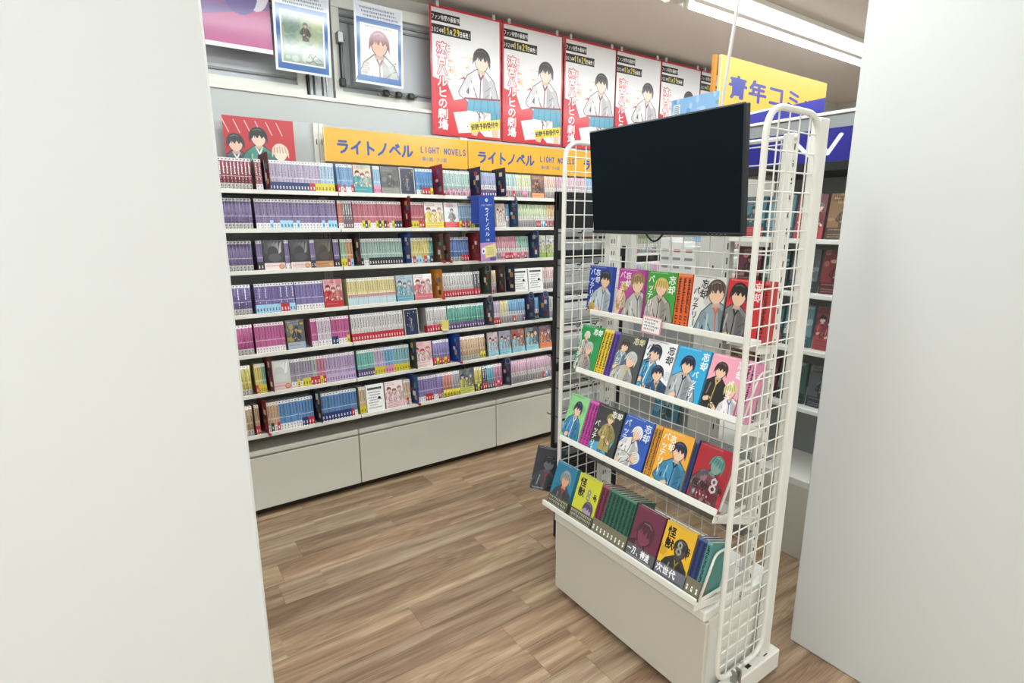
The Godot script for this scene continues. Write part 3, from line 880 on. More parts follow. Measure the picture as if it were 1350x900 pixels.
func posters() -> void:
	var im := poster_print()
	var m := printed(im, 0.3, 0.25)
	var x := [1.649, 2.17, 2.695, 3.197, 3.70, 4.20]
	for i in 6:
		var w := 0.512
		var names := ["red-bordered poster nearest the hanging cards, first of six", "red-bordered poster second from the hanging cards", "red-bordered poster third along, above the wire rack's corner", "red-bordered poster fourth along, half hidden by the dark monitor", "red-bordered poster fifth along, behind the pale blue sheet", "red-bordered poster last along, cut by the orange sign"]
		var o := put("wall_poster", sheet(w, 0.735), m, null, Vector3(x[i] + w / 2, 2.372, -3.245 - 0.0))
		tag(o, names[i], "poster", "identical red-bordered posters")
		for s in [-0.2, 0.2]: put("clip", cbox(Vector3(0.02, 0.03, 0.012), 0.002), M.clear_plastic, o, Vector3(s, 0.375, -0.002))
	# hanging laminated cards
	var one := canvas(560, 760, Color("1f62a8"))
	one.fill_rect(Rect2i(0, 0, 560, 26), Color("e4e8ee"))
	one.fill_rect(Rect2i(0, 0, 24, 760), Color("dfe6ee"))
	one.fill_rect(Rect2i(538, 0, 22, 760), Color("dfe6ee"))
	one.fill_rect(Rect2i(0, 738, 560, 22), Color("dfe6ee"))
	one.fill_rect(Rect2i(24, 26, 514, 116), Color("d5dae4"))
	for k in 3: scribble(one, 60 + k * 20, 40 + k * 34, 400, 18, Color("3a4460"))
	var two: Image = one.duplicate()
	one.fill_rect(Rect2i(62, 190, 440, 490), Color("eef0ea"))
	one.fill_rect(Rect2i(76, 204, 412, 462), Color("8fa394"))
	for k in 150:
		var q := Vector2(rng.randf_range(110, 455), rng.randf_range(235, 450 if k % 3 else 630))
		oval(one, q.x, q.y, rng.randf_range(16, 42), rng.randf_range(14, 36), Color("66847a").lerp(Color("b0b884"), clampf((q.x - 90) / 400.0 + rng.randf_range(-0.2, 0.2), 0, 1)).lerp(Color("c4ccc4"), clampf((q.y - 400) / 200.0, 0, 0.8)))
	figure(one, 310, 300, 44, Color("2c2c2c"), Color("c8a890"), Color("3c4a44"), Color("a83a34"))
	pen(one, [Vector2(330, 600), Vector2(350, 560), Vector2(370, 610), Vector2(400, 570), Vector2(470, 620)], 7, Color("2a2c2c"))
	pen(one, [Vector2(300, 640), Vector2(340, 650), Vector2(380, 620), Vector2(420, 655), Vector2(480, 640)], 6, Color("2a2c2c"))
	var a := put("laminated_card", sheet(0.285, 0.387, 0.002), printed(one, 0.12, 0.8), null, Vector3(0.896, 2.436, -3.22), Vector3(0.05, 0, -0.012))
	tag(a, "blue-framed laminated card with a green picture, hanging above the shelves", "card", "laminated cards on the shutters")
	two.fill_rect(Rect2i(62, 190, 440, 490), Color("e4e4e4"))
	figure(two, 280, 370, 215, Color("8a3c44"), Color("e0b4a0"), Color("c9ccc8"), Color("8a3440"))
	two.fill_rect(Rect2i(24, 680, 514, 58), Color("1f62a8"))
	two.fill_rect(Rect2i(24, 150, 38, 580), Color("1f62a8"))
	two.fill_rect(Rect2i(502, 150, 36, 580), Color("1f62a8"))
	two.fill_rect(Rect2i(0, 738, 560, 22), Color("dfe6ee"))
	for k in 5: scribble(two, 78, 560 + k * 22, 70, 14, Color("b04a54"))
	pen(two, [Vector2(430, 540), Vector2(470, 520), Vector2(450, 580), Vector2(480, 600), Vector2(440, 620)], 6, Color("3a3a40"))
	scribble(two, 120, 206, 300, 18, Color("4a4a50"))
	var b := put("laminated_card", sheet(0.285, 0.412, 0.002), printed(two, 0.2, 0.6), null, Vector3(1.317, 2.445, -3.22), Vector3(0.04, 0, -0.012))
	tag(b, "blue-framed laminated card with a red-haired portrait, right of the green one", "card", "laminated cards on the shutters")
	for c in [a, b]:
		put("string", sweep(PackedVector3Array([Vector3(0, 0.19, 0), Vector3(0, 0.34, -0.01)]), 0.0012, 5), M.clear_plastic, c)
	var mg := canvas(400, 560, Color("b9588e"))
	poly(mg, PackedVector2Array([Vector2(0, 0), Vector2(400, 0), Vector2(400, 330), Vector2(0, 420)]), Color("7a6098"))
	oval(mg, 330, 190, 80, 160, Color("d8d0dc"))
	oval(mg, 250, 260, 90, 120, Color("6a5a98"))
	for k in 14: scribble(mg, 60, 40 + k * 22, 90, 14, Color("c84a70"))
	mg.fill_rect(Rect2i(0, 536, 400, 24), Color("e8e8e8"))
	var p := put("wall_poster", sheet(0.36, 0.50), printed(mg, 0.25, 0.3), null, Vector3(0.566, 2.565, -3.24))
	tag(p, "magenta and violet poster beside the green picture card", "poster")
	put("clip", cbox(Vector3(0.02, 0.03, 0.012), 0.002), M.clear_plastic, p, Vector3(0.1, 0.25, -0.002))
	# small red poster on the back panel above the top row
	var rd := canvas(400, 420, Color("b83038"))
	for k in 6: pen(rd, [Vector2(60 * k, 20), Vector2(60 * k + 30, 90)], 5, Color("e8c8c4"))
	figure(rd, 60, 150, 90, Color("3a3a40"), Color("dcb8a4"), Color("5a5a64"), Color("d8d8d8"))
	figure(rd, 190, 110, 96, Color("2a2c28"), Color("e4c4b0"), Color("4a8a7a"), Color("e8e4e0"))
	figure(rd, 310, 190, 90, Color("e0c8b4"), Color("f0d4c4"), Color("ece4dc"), Color("d8a050"))
	var rp := put("shelf_poster", sheet(0.33, 0.36), printed(rd, 0.35), null, Vector3(0.622, 1.80, -3.12), Vector3(-0.05, 0, 0))
	tag(rp, "red picture board standing behind the top row of novels", "poster")
	put("easel_back", cbox(Vector3(0.05, 0.3, 0.03), 0.002), M.white_panel, rp, Vector3(0, -0.03, -0.018))

func poster_print() -> Image:
	var im := canvas(720, 1030, Color("e8e8ea"))
	for k in 14: oval(im, rng.randf_range(120, 420), rng.randf_range(330, 620), rng.randf_range(8, 40), rng.randf_range(6, 26), Color("e8a878").lerp(Color("f2d8c8"), rng.randf()))
	# red and white field below
	poly(im, PackedVector2Array([Vector2(0, 560), Vector2(190, 600), Vector2(330, 520), Vector2(400, 900), Vector2(560, 1030), Vector2(0, 1030)]), Color("cf2c38"))
	poly(im, PackedVector2Array([Vector2(150, 590), Vector2(320, 540), Vector2(370, 690), Vector2(220, 730)]), Color("ececee"))
	poly(im, PackedVector2Array([Vector2(210, 830), Vector2(380, 800), Vector2(420, 980), Vector2(260, 1000)]), Color("ececee"))
	# a plain stand-in of about the same size and colours for the drawn figure
	poly(im, PackedVector2Array([Vector2(380, 700), Vector2(720, 690), Vector2(720, 900), Vector2(340, 870)]), Color("4a9ab8"))
	for k in 4: pen(im, [Vector2(460 + k * 64, 706), Vector2(430 + k * 80, 870)], 7, Color("2f7290"))
	poly(im, PackedVector2Array([Vector2(430, 860), Vector2(520, 860), Vector2(450, 1010), Vector2(390, 1000)]), Color("e8bfa6"))
	poly(im, PackedVector2Array([Vector2(600, 870), Vector2(690, 880), Vector2(680, 1010), Vector2(620, 1010)]), Color("e8bfa6"))
	figure(im, 510, 370, 168, Color("2c2427"), Color("efcab4"), Color("e9e6ec"), Color("7a2438"), 0.08)
	poly(im, PackedVector2Array([Vector2(370, 690), Vector2(700, 690), Vector2(720, 800), Vector2(350, 800)]), Color("4a9ab8"))
	for k in 4: pen(im, [Vector2(430 + k * 70, 700), Vector2(416 + k * 78, 800)], 7, Color("2f7290"))
	pen(im, [Vector2(330, 700), Vector2(720, 676)], 16, Color("7a2438"))
	# lettering
	im.fill_rect(Rect2i(0, 56, 290, 68), Color("1c1a1c"))
	write(im, "ファン待望の最新刊", 16, 70, 40, 4.5, Color("f0f0f0"), false, 0.7)
	im.fill_rect(Rect2i(0, 146, 400, 78), Color("1c1a1c"))
	write(im, "2024年", 14, 172, 36, 4, Color("f0f0f0"), false, 0.62)
	write(im, "11", 128, 154, 58, 9, Color("e2d24a"), false, 0.5)
	write(im, "月", 186, 172, 38, 4.5, Color("f0f0f0"), false, 0.8)
	write(im, "29", 222, 154, 58, 9, Color("e2d24a"), false, 0.55)
	write(im, "日発売!", 286, 168, 42, 5, Color("f0f0f0"), false, 0.66)
	for w in [26.0, 12.0]:
		write(im, "涼宮ハルヒの劇場", 62, 280, 84, w, Color("cf2c38") if w > 20 else Color("f6f2f2"), true, 1.1, 0.0, 1.05)
	for k in 9: scribble(im, 172, 290 + k * 24, 14, 16, Color("cf4a50"))
	var d := Transform2D(-0.17, Vector2(372, 900))
	poly(im, PackedVector2Array([d * Vector2(0, 0), d * Vector2(350, 0), d * Vector2(350, 82), d * Vector2(0, 82)]), Color("e6d24a"))
	var dd := d * Vector2(12, 16)
	write(im, "好評予約受付中!", dd.x, dd.y, 50, 6.5, Color("26221e"), false, 0.8, -0.17)
	for r in [Rect2i(0, 0, 720, 20), Rect2i(0, 1008, 720, 22), Rect2i(0, 0, 18, 1030), Rect2i(702, 0, 18, 1030)]: im.fill_rect(r, Color("c62c3a"))
	return im

func shelf_signs() -> void:
	var im := canvas(1740, 340, Color("e6ad3c"))
	var blue := Color("2f4f9c")
	write(im, "ライトノベル", 130, 110, 140, 24, blue, false, 0.95, 0.0, 1.12)
	write(im, "LIGHT NOVELS", 1108, 112, 74, 12, blue, false, 0.56, 0.0, 1.24)
	write(im, "萌小説/少小説", 1130, 226, 50, 6, Color("6f7ba0"), false, 0.85)
	im.fill_rect(Rect2i(0, 0, 6, 340), Color("f0d890"))
	var m := printed(im, 0.22, 0.5)
	for i in 4:
		var x0 := 0.933 + i * 0.885
		var where: String = ["starting at the left bay seam", "second along, above the hanging blue sign", "third along, behind the wire rack's corner", "fourth along, behind the dark monitor"][i]
		var o := put("shelf_header_sign", sheet(0.878, 0.172, 0.012), m, null, Vector3(x0 + 0.439, 1.878, -3.10))
		tag(o, "orange-yellow header sign with blue lettering, " + where, "sign", "yellow header signs over the wall shelves")
		for s in [-0.3, 0.3]: put("bracket", cbox(Vector3(0.03, 0.12, 0.08), 0.002), M.white_metal, o, Vector3(s, 0, -0.052))
	# blue vertical sign hung from the top shelf
	var b := canvas(300, 1040, Color("23459a"))
	oval(b, 150, 76, 26, 26, Color("dfe6f4"))
	oval(b, 156, 74, 12, 12, Color("23459a"))
	write(b, "LIGHT NOVELS", 40, 140, 28, 3, Color("dfe6f4"), false, 0.55, 0.0, 1.2)
	write(b, "ライトノベル", 108, 192, 70, 9, Color("f0f2f8"), true, 1.15)
	write(b, "小説", 114, 682, 34, 4, Color("dfe6f4"))
	b.fill_rect(Rect2i(0, 740, 300, 300), Color("b58ac0"))
	poly(b, PackedVector2Array([Vector2(90, 800), Vector2(300, 760), Vector2(300, 960), Vector2(90, 990)]), Color("e0d48a"))
	oval(b, 60, 870, 40, 56, Color("ece8ee"))
	oval(b, 60, 876, 16, 24, Color("6a4a80"))
	for k in 4: scribble(b, 120, 820 + k * 34, 140, 16, Color("7a6a5a"))
	b.fill_rect(Rect2i(180, 980, 120, 50), Color("6a4aa0"))
	var sg := thing("hanging_shelf_sign", "blue vertical sign with white lettering hanging off the top shelf", "sign", Vector3(1.75, 1.25, -2.79))
	put("sign_board", sheet(0.098, 0.375, 0.002), printed(b, 0.4), sg, Vector3(-0.012, 0.185, 0.03), Vector3(0, -0.12, 0.03))
	put("side_board", sheet(0.06, 0.15, 0.002), M.sign_blue, sg, Vector3(-0.070, 0.288, -0.005), Vector3(0, -1.05, 0.0))
	put("hook", cbox(Vector3(0.06, 0.012, 0.14), 0.002), M.sign_blue, sg, Vector3(-0.03, 0.366, -0.045))

# ---------- the wire display rack ----------
const RZ0 := -1.55     # far end panel
const RZ1 := -0.80     # near end panel
const LIPS := [[1.415, 1.145], [1.35, 0.93], [1.275, 0.675], [1.215, 0.415]]

func wire_panel(rack: Node3D, base: Vector3, z: float) -> void:
	var x0 := 1.297
	var x1 := 1.54
	var y0 := 0.115
	var y1 := 1.745
	var lo := [Vector3(x0 + 0.14, y0, z), Vector3(x0, y0, z), Vector3(x0, y1, z), Vector3(x1, y1, z), Vector3(x1, y0, z), Vector3(x0 + 0.12, y0, z)]
	var f := put("end_frame", sweep(rounded_path(lo, 0.07, 7), 0.0082, 12), M.white_metal, rack, -base)
	var across := CylinderMesh.new()
	across.top_radius = 0.0021; across.bottom_radius = 0.0021; across.height = x1 - x0; across.radial_segments = 8; across.rings = 1
	var up: CylinderMesh = across.duplicate()
	up.height = y1 - y0
	for k in 32:
		put("cross_wire", across, M.white_metal, f, Vector3((x0 + x1) / 2, y0 + 0.045 + k * 0.0495, z - 0.003), Vector3(0, 0, PI / 2))
	for k in 4:
		put("upright_wire", up, M.white_metal, f, Vector3(x0 + 0.048 * (k + 1), (y0 + y1) / 2, z + 0.001))

func rack() -> void:
	var base := Vector3(1.44, 0, (RZ0 + RZ1) / 2)
	var t := thing("display_rack", "white wire-ended display rack with four slanted shelves of manga", "rack", base)
	var za := RZ0 + 0.025
	var zb := RZ1 - 0.028
	slab("drawer_front", Vector3(1.268, 0.03, za), Vector3(1.286, 0.316, zb), M.warm_panel, t, base, 0.003)
	slab("base_cabinet", Vector3(1.286, 0.045, za + 0.004), Vector3(1.594, 0.318, zb - 0.006), M.white_metal, t, base, 0.002)
	slab("rear_drawer_front", Vector3(1.594, 0.03, za), Vector3(1.612, 0.316, zb), M.warm_panel, t, base, 0.003)
	slab("plinth", Vector3(1.31, 0.0, za + 0.02), Vector3(1.57, 0.045, zb - 0.02), M.dark_plinth, t, base)
	var dk := slab("deck", Vector3(1.256, 0.326, za), Vector3(1.43, 0.362, zb), M.white_metal, t, base, 0.005)
	slab("deck", Vector3(1.45, 0.326, za), Vector3(1.62, 0.352, zb), M.white_metal, t, base, 0.005)
	for k in 8: put("slot", cbox(Vector3(0.006, 0.001, 0.014), 0.0003), M.black, dk, Vector3(0.02 + k * 0.008 - 0.05, 0.0182, 0.33))
	for z in [RZ0 + 0.002, RZ1 - 0.002]:
		# the floor rail under each end
		var near: bool = z > -1.0
		var ft := slab("foot_rail", Vector3(1.255 if near else 1.31, 0.018, z - 0.018), Vector3(1.625, 0.088, z + 0.018), M.white_metal, t, base, 0.004)
		for q in [-0.11, -0.04, 0.03, 0.12]: put("slot", cbox(Vector3(0.022, 0.001, 0.012), 0.0003), M.black, ft, Vector3(q, 0.0352, 0))
		for x in [1.275 if near else 1.33, 1.61]:
			var lv := CylinderMesh.new()
			lv.top_radius = 0.014; lv.bottom_radius = 0.017; lv.height = 0.018; lv.radial_segments = 14
			put("leveller", lv, M.steel, t, Vector3(x, 0.009, z) - base)
		for q in [1.37, 1.392]: slab("panel_clip", Vector3(q, 0.07, z + 0.002), Vector3(q + 0.008, 0.128, z + 0.022), M.steel, t, base, 0.002)
		wire_panel(t, base, z)
		slab("main_upright", Vector3(1.535, 0.088, z - 0.02), Vector3(1.585, 1.74, z + 0.004), M.white_metal, t, base, 0.003)
	for z in [za + 0.015, zb - 0.02]:
		var u := slab("slotted_upright", Vector3(1.477, 0.36, z - 0.015), Vector3(1.507, 1.70, z + 0.015), M.white_metal, t, base, 0.002)
		for k in 30:
			for s in [-0.006, 0.006]: put("slot", cbox(Vector3(0.004, 0.016, 0.001), 0.0002), M.black, u, Vector3(s, -0.64 + k * 0.044, 0.0152))
	# wire back between the uprights
	var bar := CylinderMesh.new()
	bar.top_radius = 0.0019; bar.bottom_radius = 0.0019; bar.height = zb - za; bar.radial_segments = 6; bar.rings = 1
	var fr := put("back_frame", sweep(PackedVector3Array([Vector3(1.484, 1.69, za), Vector3(1.484, 1.69, zb)]), 0.006, 8), M.white_metal, t, -base)
	for k in 27: put("cross_wire", bar, M.white_metal, fr, Vector3(1.481, 0.40 + k * 0.049, (za + zb) / 2), Vector3(PI / 2, 0, 0))
	var up: CylinderMesh = bar.duplicate()
	up.height = 1.33
	for k in 13: put("upright_wire", up, M.white_metal, fr, Vector3(1.4845, 1.03, za + 0.055 + k * 0.05))
	# four slanted shelves
	for r in 4:
		var x: float = LIPS[r][0]
		var y: float = LIPS[r][1]
		var z0: float = za + 0.004
		var z1: float = zb - 0.004
		if r == 3: z0 -= 0.02
		var dep := 1.476 - x
		var sl := atan2(0.36, 1.0) if r > 0 else 0.1
		if r == 3: sl = 0.14
		var len := dep / cos(sl)
		var s := put("shelf", cbox(Vector3(len, 0.006, z1 - z0), 0.001), M.white_metal, t, Vector3(x + dep / 2, y - 0.012 - dep * tan(sl) / 2, (z0 + z1) / 2) - base, Vector3(0, 0, -sl))
		put("shelf_lip", cbox(Vector3(0.008, 0.020, z1 - z0), 0.002), M.white_metal, s, Vector3(-len / 2 - 0.003, 0.008, 0))
		for e in [z1 - 0.006]:
			put("shelf_bracket", cbox(Vector3(len, 0.022, 0.0025), 0.0005), M.white_metal, s, Vector3(0, -0.013, e - (z0 + z1) / 2))
		# the clear tray over the stock behind the faced books
		if r >= 2: put("clear_tray", cbox(Vector3(0.085, 0.0025, z1 - z0 - 0.01), 0.0005), M.smoke_plastic, s, Vector3(len / 2 - 0.03, 0.175, 0), Vector3(0, 0, 0.30 if r == 2 else 0.1))

func rack_books() -> void:
	# [row, kind, z0, z1, cover, label]
	var gk := "c8b060"
	var sk := "e6c0a4"
	var C := {}
	C["blue"] = manga_cover("1f3fa0", "e8ecf4", [[230, 110, 100, "2c3036", sk, "c2ccd4", "5a7a90", 0.1], [70, 380, 60, gk, "b8983c", gk, "8a7030", 0.3]], "left")
	C["magenta"] = manga_cover("b03f94", "f4e6f0", [[240, 110, 110, "9a7c52", sk, "b9b9b4", "6a6a68", -0.12], [80, 150, 56, gk, "b8983c", sk, gk, 0.4]], "left")
	C["green"] = manga_cover("3c9c3c", "ecf4ea", [[160, 120, 96, "d0b45c", sk, "b4b0a6", "4a3a30", 0.06]], "right")
	C["white"] = manga_cover("dcdad6", "22242a", [[240, 110, 118, "5a4a42", sk, "8aa0aa", "d06030", -0.1]], "slant")
	C["red"] = manga_cover("cc2a30", "f4e0de", [[110, 110, 110, "26201e", sk, "7a7a7a", "1f1f22", 0.1]], "low")
	C["deepgreen"] = manga_cover("24914c", "eef2ea", [[100, 90, 54, "e2e2de", sk, "b4b2aa", "6a3a34", 0.0], [170, 210, 80, "c4c2ba", sk, "aaa8a0", "a83a34", 0.15]], "cross")
	C["charcoal"] = manga_cover("4a4c4e", "d8d0a0", [[90, 100, 70, "3a3430", sk, "6a8aa0", "d8d8d8", 0.1], [200, 210, 90, "c8c8c4", sk, "b6b6b2", gk, 0.3]], "cross")
	C["paper"] = manga_cover("e8eaec", "20242c", [[110, 100, 90, "2a3444", sk, "4a9ac4", "e8e8e8", 0.2], [190, 260, 84, "24304a", sk, "2c4a74", gk, -0.2]], "right")
	C["sky"] = manga_cover("2fa6d8", "eef6fa", [[130, 130, 92, "1f2a44", sk, "b0b6ba", "1a2436", 0.08]], "low")
	C["pink"] = manga_cover("eda4b8", "fbf2f4", [[110, 110, 80, "3a2a28", sk, "2a2624", "d8c458", 0.1], [240, 240, 74, "d8d088", sk, "e8e0e4", "2a5a94", -0.2]], "low")
	C["leaf"] = manga_cover("8cd08c", "2c3a30", [[170, 120, 92, "2a3450", sk, "3f8cc0", "e8e8e0", 0.12]], "none")
	C["night"] = manga_cover("34363a", "e8e6dc", [[190, 260, 120, "58a0c0", "c8a888", "4fa2c4", "2a6a90", 0.4], [180, 90, 60, "8a8a4a", sk, "a89858", "5a4a38", 0.0]], "cross")
	C["royal"] = manga_cover("2a58b4", "e8eef6", [[170, 120, 76, "ecece8", sk, "e2e2de", "2a3a6a", 0.3], [210, 320, 66, "dcdcd8", sk, "d0d0cc", "2a3a6a", 1.0]], "right")
	C["amber"] = manga_cover("eaa83c", "fbf4e4", [[210, 130, 96, "222a48", sk, "3f8cb4", "1e2436", 0.06]], "left")
	C["crimson"] = manga_cover("a82430", "c8bcbc", [[200, 120, 90, "4f8a80", "7a9a8e", "6a4a54", "8a3038", 0.3], [110, 220, 60, "5a5058", "8a6a70", "7c2a38", "3a3a40", -0.4]], "bigeight")
	C["teal"] = manga_cover("1f7a9c", "dcecf0", [[180, 130, 100, "8a9298", "d8a07a", "3a4048", "9a3a34", 0.0]], "none", "-|4c4c3c")
	C["lemon"] = manga_cover("c9cc34", "8a8a88", [[220, 280, 90, "5a4a68", "a890a8", "6a5a70", "d8d8c8", 0.2]], "eight", "-|54543e")
	C["maroon"] = manga_cover("6c2c46", "a8889a", [[150, 200, 130, "54283c", "7a3a54", "4a2438", "9a6a80", 0.3]], "none", "一刀、神速|5a5c62")
	C["gold"] = manga_cover("e6b42c", "9a9690", [[200, 160, 96, "3a3630", "4a4640", "34322e", "8a7a30", 0.1]], "eight", "次世代|6c6e78")
	C["dark"] = manga_cover("2c3038", "c8ccd0", [[160, 150, 100, "20242a", "5a646a", "3a4448", "a82c44", 0.1]], "none")
	var S := {}
	for k in {"orange": "e0622a", "redblack": "c02c30", "yellow": "e0c02c", "violet": "52349a", "rose": "e08ab0", "magenta": "bc3f9c", "ochre": "c88a2c", "green": "24604e", "darkred": "7a2a4a", "navy": "2c3c74", "teal": "4a8a84"}.keys():
		S[k] = spine_cell(Color({"orange": "e0622a", "redblack": "c02c30", "yellow": "e0c02c", "violet": "52349a", "rose": "e08ab0", "magenta": "bc3f9c", "ochre": "c88a2c", "green": "24604e", "darkred": "7a2a4a", "navy": "2c3c74", "teal": "4a8a84"}[k]), "M")
	var olive := band_cell(Color("77735c"))
	var rows := [
		[0, "F", -1.562, -1.428, "blue", "royal blue manga with dark-haired player, leftmost on the top rack shelf"],
		[0, "F", -1.406, -1.276, "magenta", "magenta manga volume between the blue and green ones"],
		[0, "F", -1.268, -1.146, "green", "bright green manga volume with a blond player on the top rack shelf"],
		[0, "S", -1.144, -1.090, "orange", "orange manga spine beside the bright green volume", 3],
		[0, "F", -1.086, -0.968, "white", "white manga volume with brown-haired figure, left of the red one"],
		[0, "F", -0.962, -0.852, "red", "red manga volume behind the rack's near post"],
		[0, "S", -0.850, -0.834, "redblack", "red manga spine at the near end of the top rack shelf", 1],
		[1, "F", -1.555, -1.440, "deepgreen", "deep green manga with two players at the left end of second shelf"],
		[1, "S", -1.438, -1.390, "yellow", "yellow manga spine on the second rack shelf", 3],
		[1, "S", -1.390, -1.358, "violet", "violet manga spine right of the yellow ones", 2],
		[1, "F", -1.356, -1.236, "charcoal", "charcoal manga volume with pale players, left of the white one"],
		[1, "F", -1.232, -1.106, "paper", "white manga volume with blue figures on the second rack shelf"],
		[1, "F", -1.102, -0.982, "sky", "sky blue manga volume with a player in grey"],
		[1, "F", -0.978, -0.862, "pink", "pink manga volume at the right of the second rack shelf"],
		[1, "S", -0.860, -0.834, "rose", "rose pink manga spine at the near end of second rack shelf", 2],
		[2, "F", -1.530, -1.428, "leaf", "pale green manga with a blue jersey, leftmost on the third shelf"],
		[2, "S", -1.426, -1.380, "magenta", "magenta manga spine on the third rack shelf", 3],
		[2, "F", -1.378, -1.252, "night", "black manga volume with a pale blue sleeve on the third shelf"],
		[2, "F", -1.246, -1.122, "royal", "blue manga volume with two white-clad players on the third shelf"],
		[2, "S", -1.116, -1.088, "ochre", "ochre manga spine left of the amber volume", 2],
		[2, "F", -1.086, -0.966, "amber", "amber manga volume with a blue jersey on the third shelf"],
		[2, "S", -0.964, -0.950, "navy", "dark spine between the amber and crimson volumes", 1],
		[2, "F", -0.946, -0.834, "crimson", "crimson manga volume with a large 8, shrink-wrapped"],
		[3, "F", -1.530, -1.416, "teal", "teal manga volume with grey-haired figure on the lowest rack shelf"],
		[3, "F", -1.402, -1.286, "lemon", "lemon yellow manga volume with a large 8 on the lowest shelf"],
		[3, "S", -1.284, -1.248, "darkred", "dark red manga spine right of the lemon volume", 2],
		[3, "S", -1.248, -1.126, "green", "dark green manga spine in the middle of the lowest shelf", 7],
		[3, "F", -1.120, -1.004, "maroon", "maroon manga volume with a grey band of white letters"],
		[3, "F", -0.998, -0.888, "gold", "yellow and black manga volume with grey band on the lowest shelf"],
		[3, "S", -0.886, -0.854, "navy", "navy manga spine right of the yellow and black volume", 2],
		[3, "S", -0.854, -0.838, "teal", "grey-green manga spine next to the wire bookend", 1],
	]
	for b in rows:
		var lean: float = [0.10, 0.335, 0.345, 0.345][b[0]]
		var at := Vector3(LIPS[b[0]][0] + 0.006, LIPS[b[0]][1] - 0.008, 0)
		if b[1] == "F":
			var w: float = min(0.122, b[3] - b[2] - 0.002)
			var o := face_book("manga_volume", C[b[4]], w, 0.176, 0.019, b[4] in ["teal", "lemon", "maroon", "gold"])
			o.position = at + Vector3(0, 0, (b[2] + b[3]) / 2)
			o.rotation = Vector3(-lean, -PI / 2 + rng.randf_range(-0.02, 0.02), 0)
			tag(o, b[5], "book", "manga volumes facing out on the wire rack")
		else:
			for i in b[6]:
				var t: float = (b[3] - b[2]) / b[6]
				var o := spine_book("manga_spine_volume", S[b[4]], t - 0.0005, 0.176, 0.10 if b[0] == 3 else 0.05, olive if b[0] == 3 else null)
				o.position = at + Vector3(0.001, 0, b[2] + t * (i + 0.5))
				o.rotation = Vector3(-lean, -PI / 2, 0)
				tag(o, b[5] + ("" if b[6] == 1 else ", %s of %d" % [NTH[i], b[6]]), "book", "manga volumes spine-out on the wire rack")
	# the dark volume that hangs past the shelf's far end
	var dk := face_book("manga_volume", C["dark"], 0.113, 0.174, 0.018)
	dk.position = Vector3(1.262, 0.418, -1.60)
	dk.rotation = Vector3(-0.22, -0.62, -0.2)
	tag(dk, "dark manga volume jutting past the left end of the lowest shelf", "book", "manga volumes facing out on the wire rack")
	var stand := thing("book_stand", "black wire stand holding the dark volume out past the shelf end", "stand", Vector3(1.26, 0.425, -1.60))
	put("stand_arm", sweep(PackedVector3Array([Vector3(0.01, 0.02, 0.02), Vector3(0.08, 0.02, 0.03), Vector3(0.16, 0.03, 0.04)]), 0.003, 6), M.dark_steel, stand)
	put("stand_arm", sweep(PackedVector3Array([Vector3(0.03, 0.12, 0.02), Vector3(0.16, 0.12, 0.05)]), 0.003, 6), M.dark_steel, stand)
	# wire bookends at the near end
	for r in [1, 2, 3]:
		var x: float = LIPS[r][0]
		var y: float = LIPS[r][1]
		var e := thing("wire_bookend", ["", "white wire bookend at the near end of the second rack shelf", "white wire bookend at the near end of the third rack shelf", "white wire bookend at the near end of the lowest rack shelf"][r], "bookend", Vector3(x, y - 0.006, -0.832), "wire bookends on the rack")
		put("bookend_loop", sweep(rounded_path([Vector3(0.012, 0.004, 0), Vector3(0.075, 0.13, 0), Vector3(0.14, 0.13, 0), Vector3(0.14, 0.0, 0)], 0.02, 5), 0.004, 8), M.white_metal, e)
		put("bookend_foot", cbox(Vector3(0.13, 0.012, 0.003), 0.0005), M.white_metal, e, Vector3(0.075, 0.002 if r == 3 else -0.02, 0))
	# yellow card on the wall shelf
	var yc := put("shelf_card", sheet(0.042, 0.060, 0.0015), paint(Color("ddd070"), 0.45), null, Vector3(1.476, 0.885, -2.815), Vector3(-0.1, -0.2, 0))
	tag(yc, "small blank yellow card before the novels on the fifth shelf", "card")
	put("card_foot", cbox(Vector3(0.03, 0.006, 0.02), 0.001), M.clear_plastic, yc, Vector3(0, -0.03, -0.006))
	# price card
	var im := canvas(300, 220, Color("f2eeee"))
	for r in [Rect2i(0, 0, 300, 14), Rect2i(0, 206, 300, 14), Rect2i(0, 0, 14, 220), Rect2i(286, 0, 14, 220)]: im.fill_rect(r, Color("e3a0a4"))
	for k in 4: scribble(im, 36, 34 + k * 42, 220 - 50 * (k % 2), 24, Color("4a3a40"))
	var pc := put("price_card", sheet(0.080, 0.056, 0.002), printed(im, 0.4), null, Vector3(1.398, 1.138, -1.21), Vector3(-0.1, -PI / 2, -0.05))
	tag(pc, "small white card with pink border clipped to the top rack shelf", "card")
	put("card_clip", cbox(Vector3(0.012, 0.02, 0.006), 0.001), M.clear_plastic, pc, Vector3(0, 0.01, -0.004))

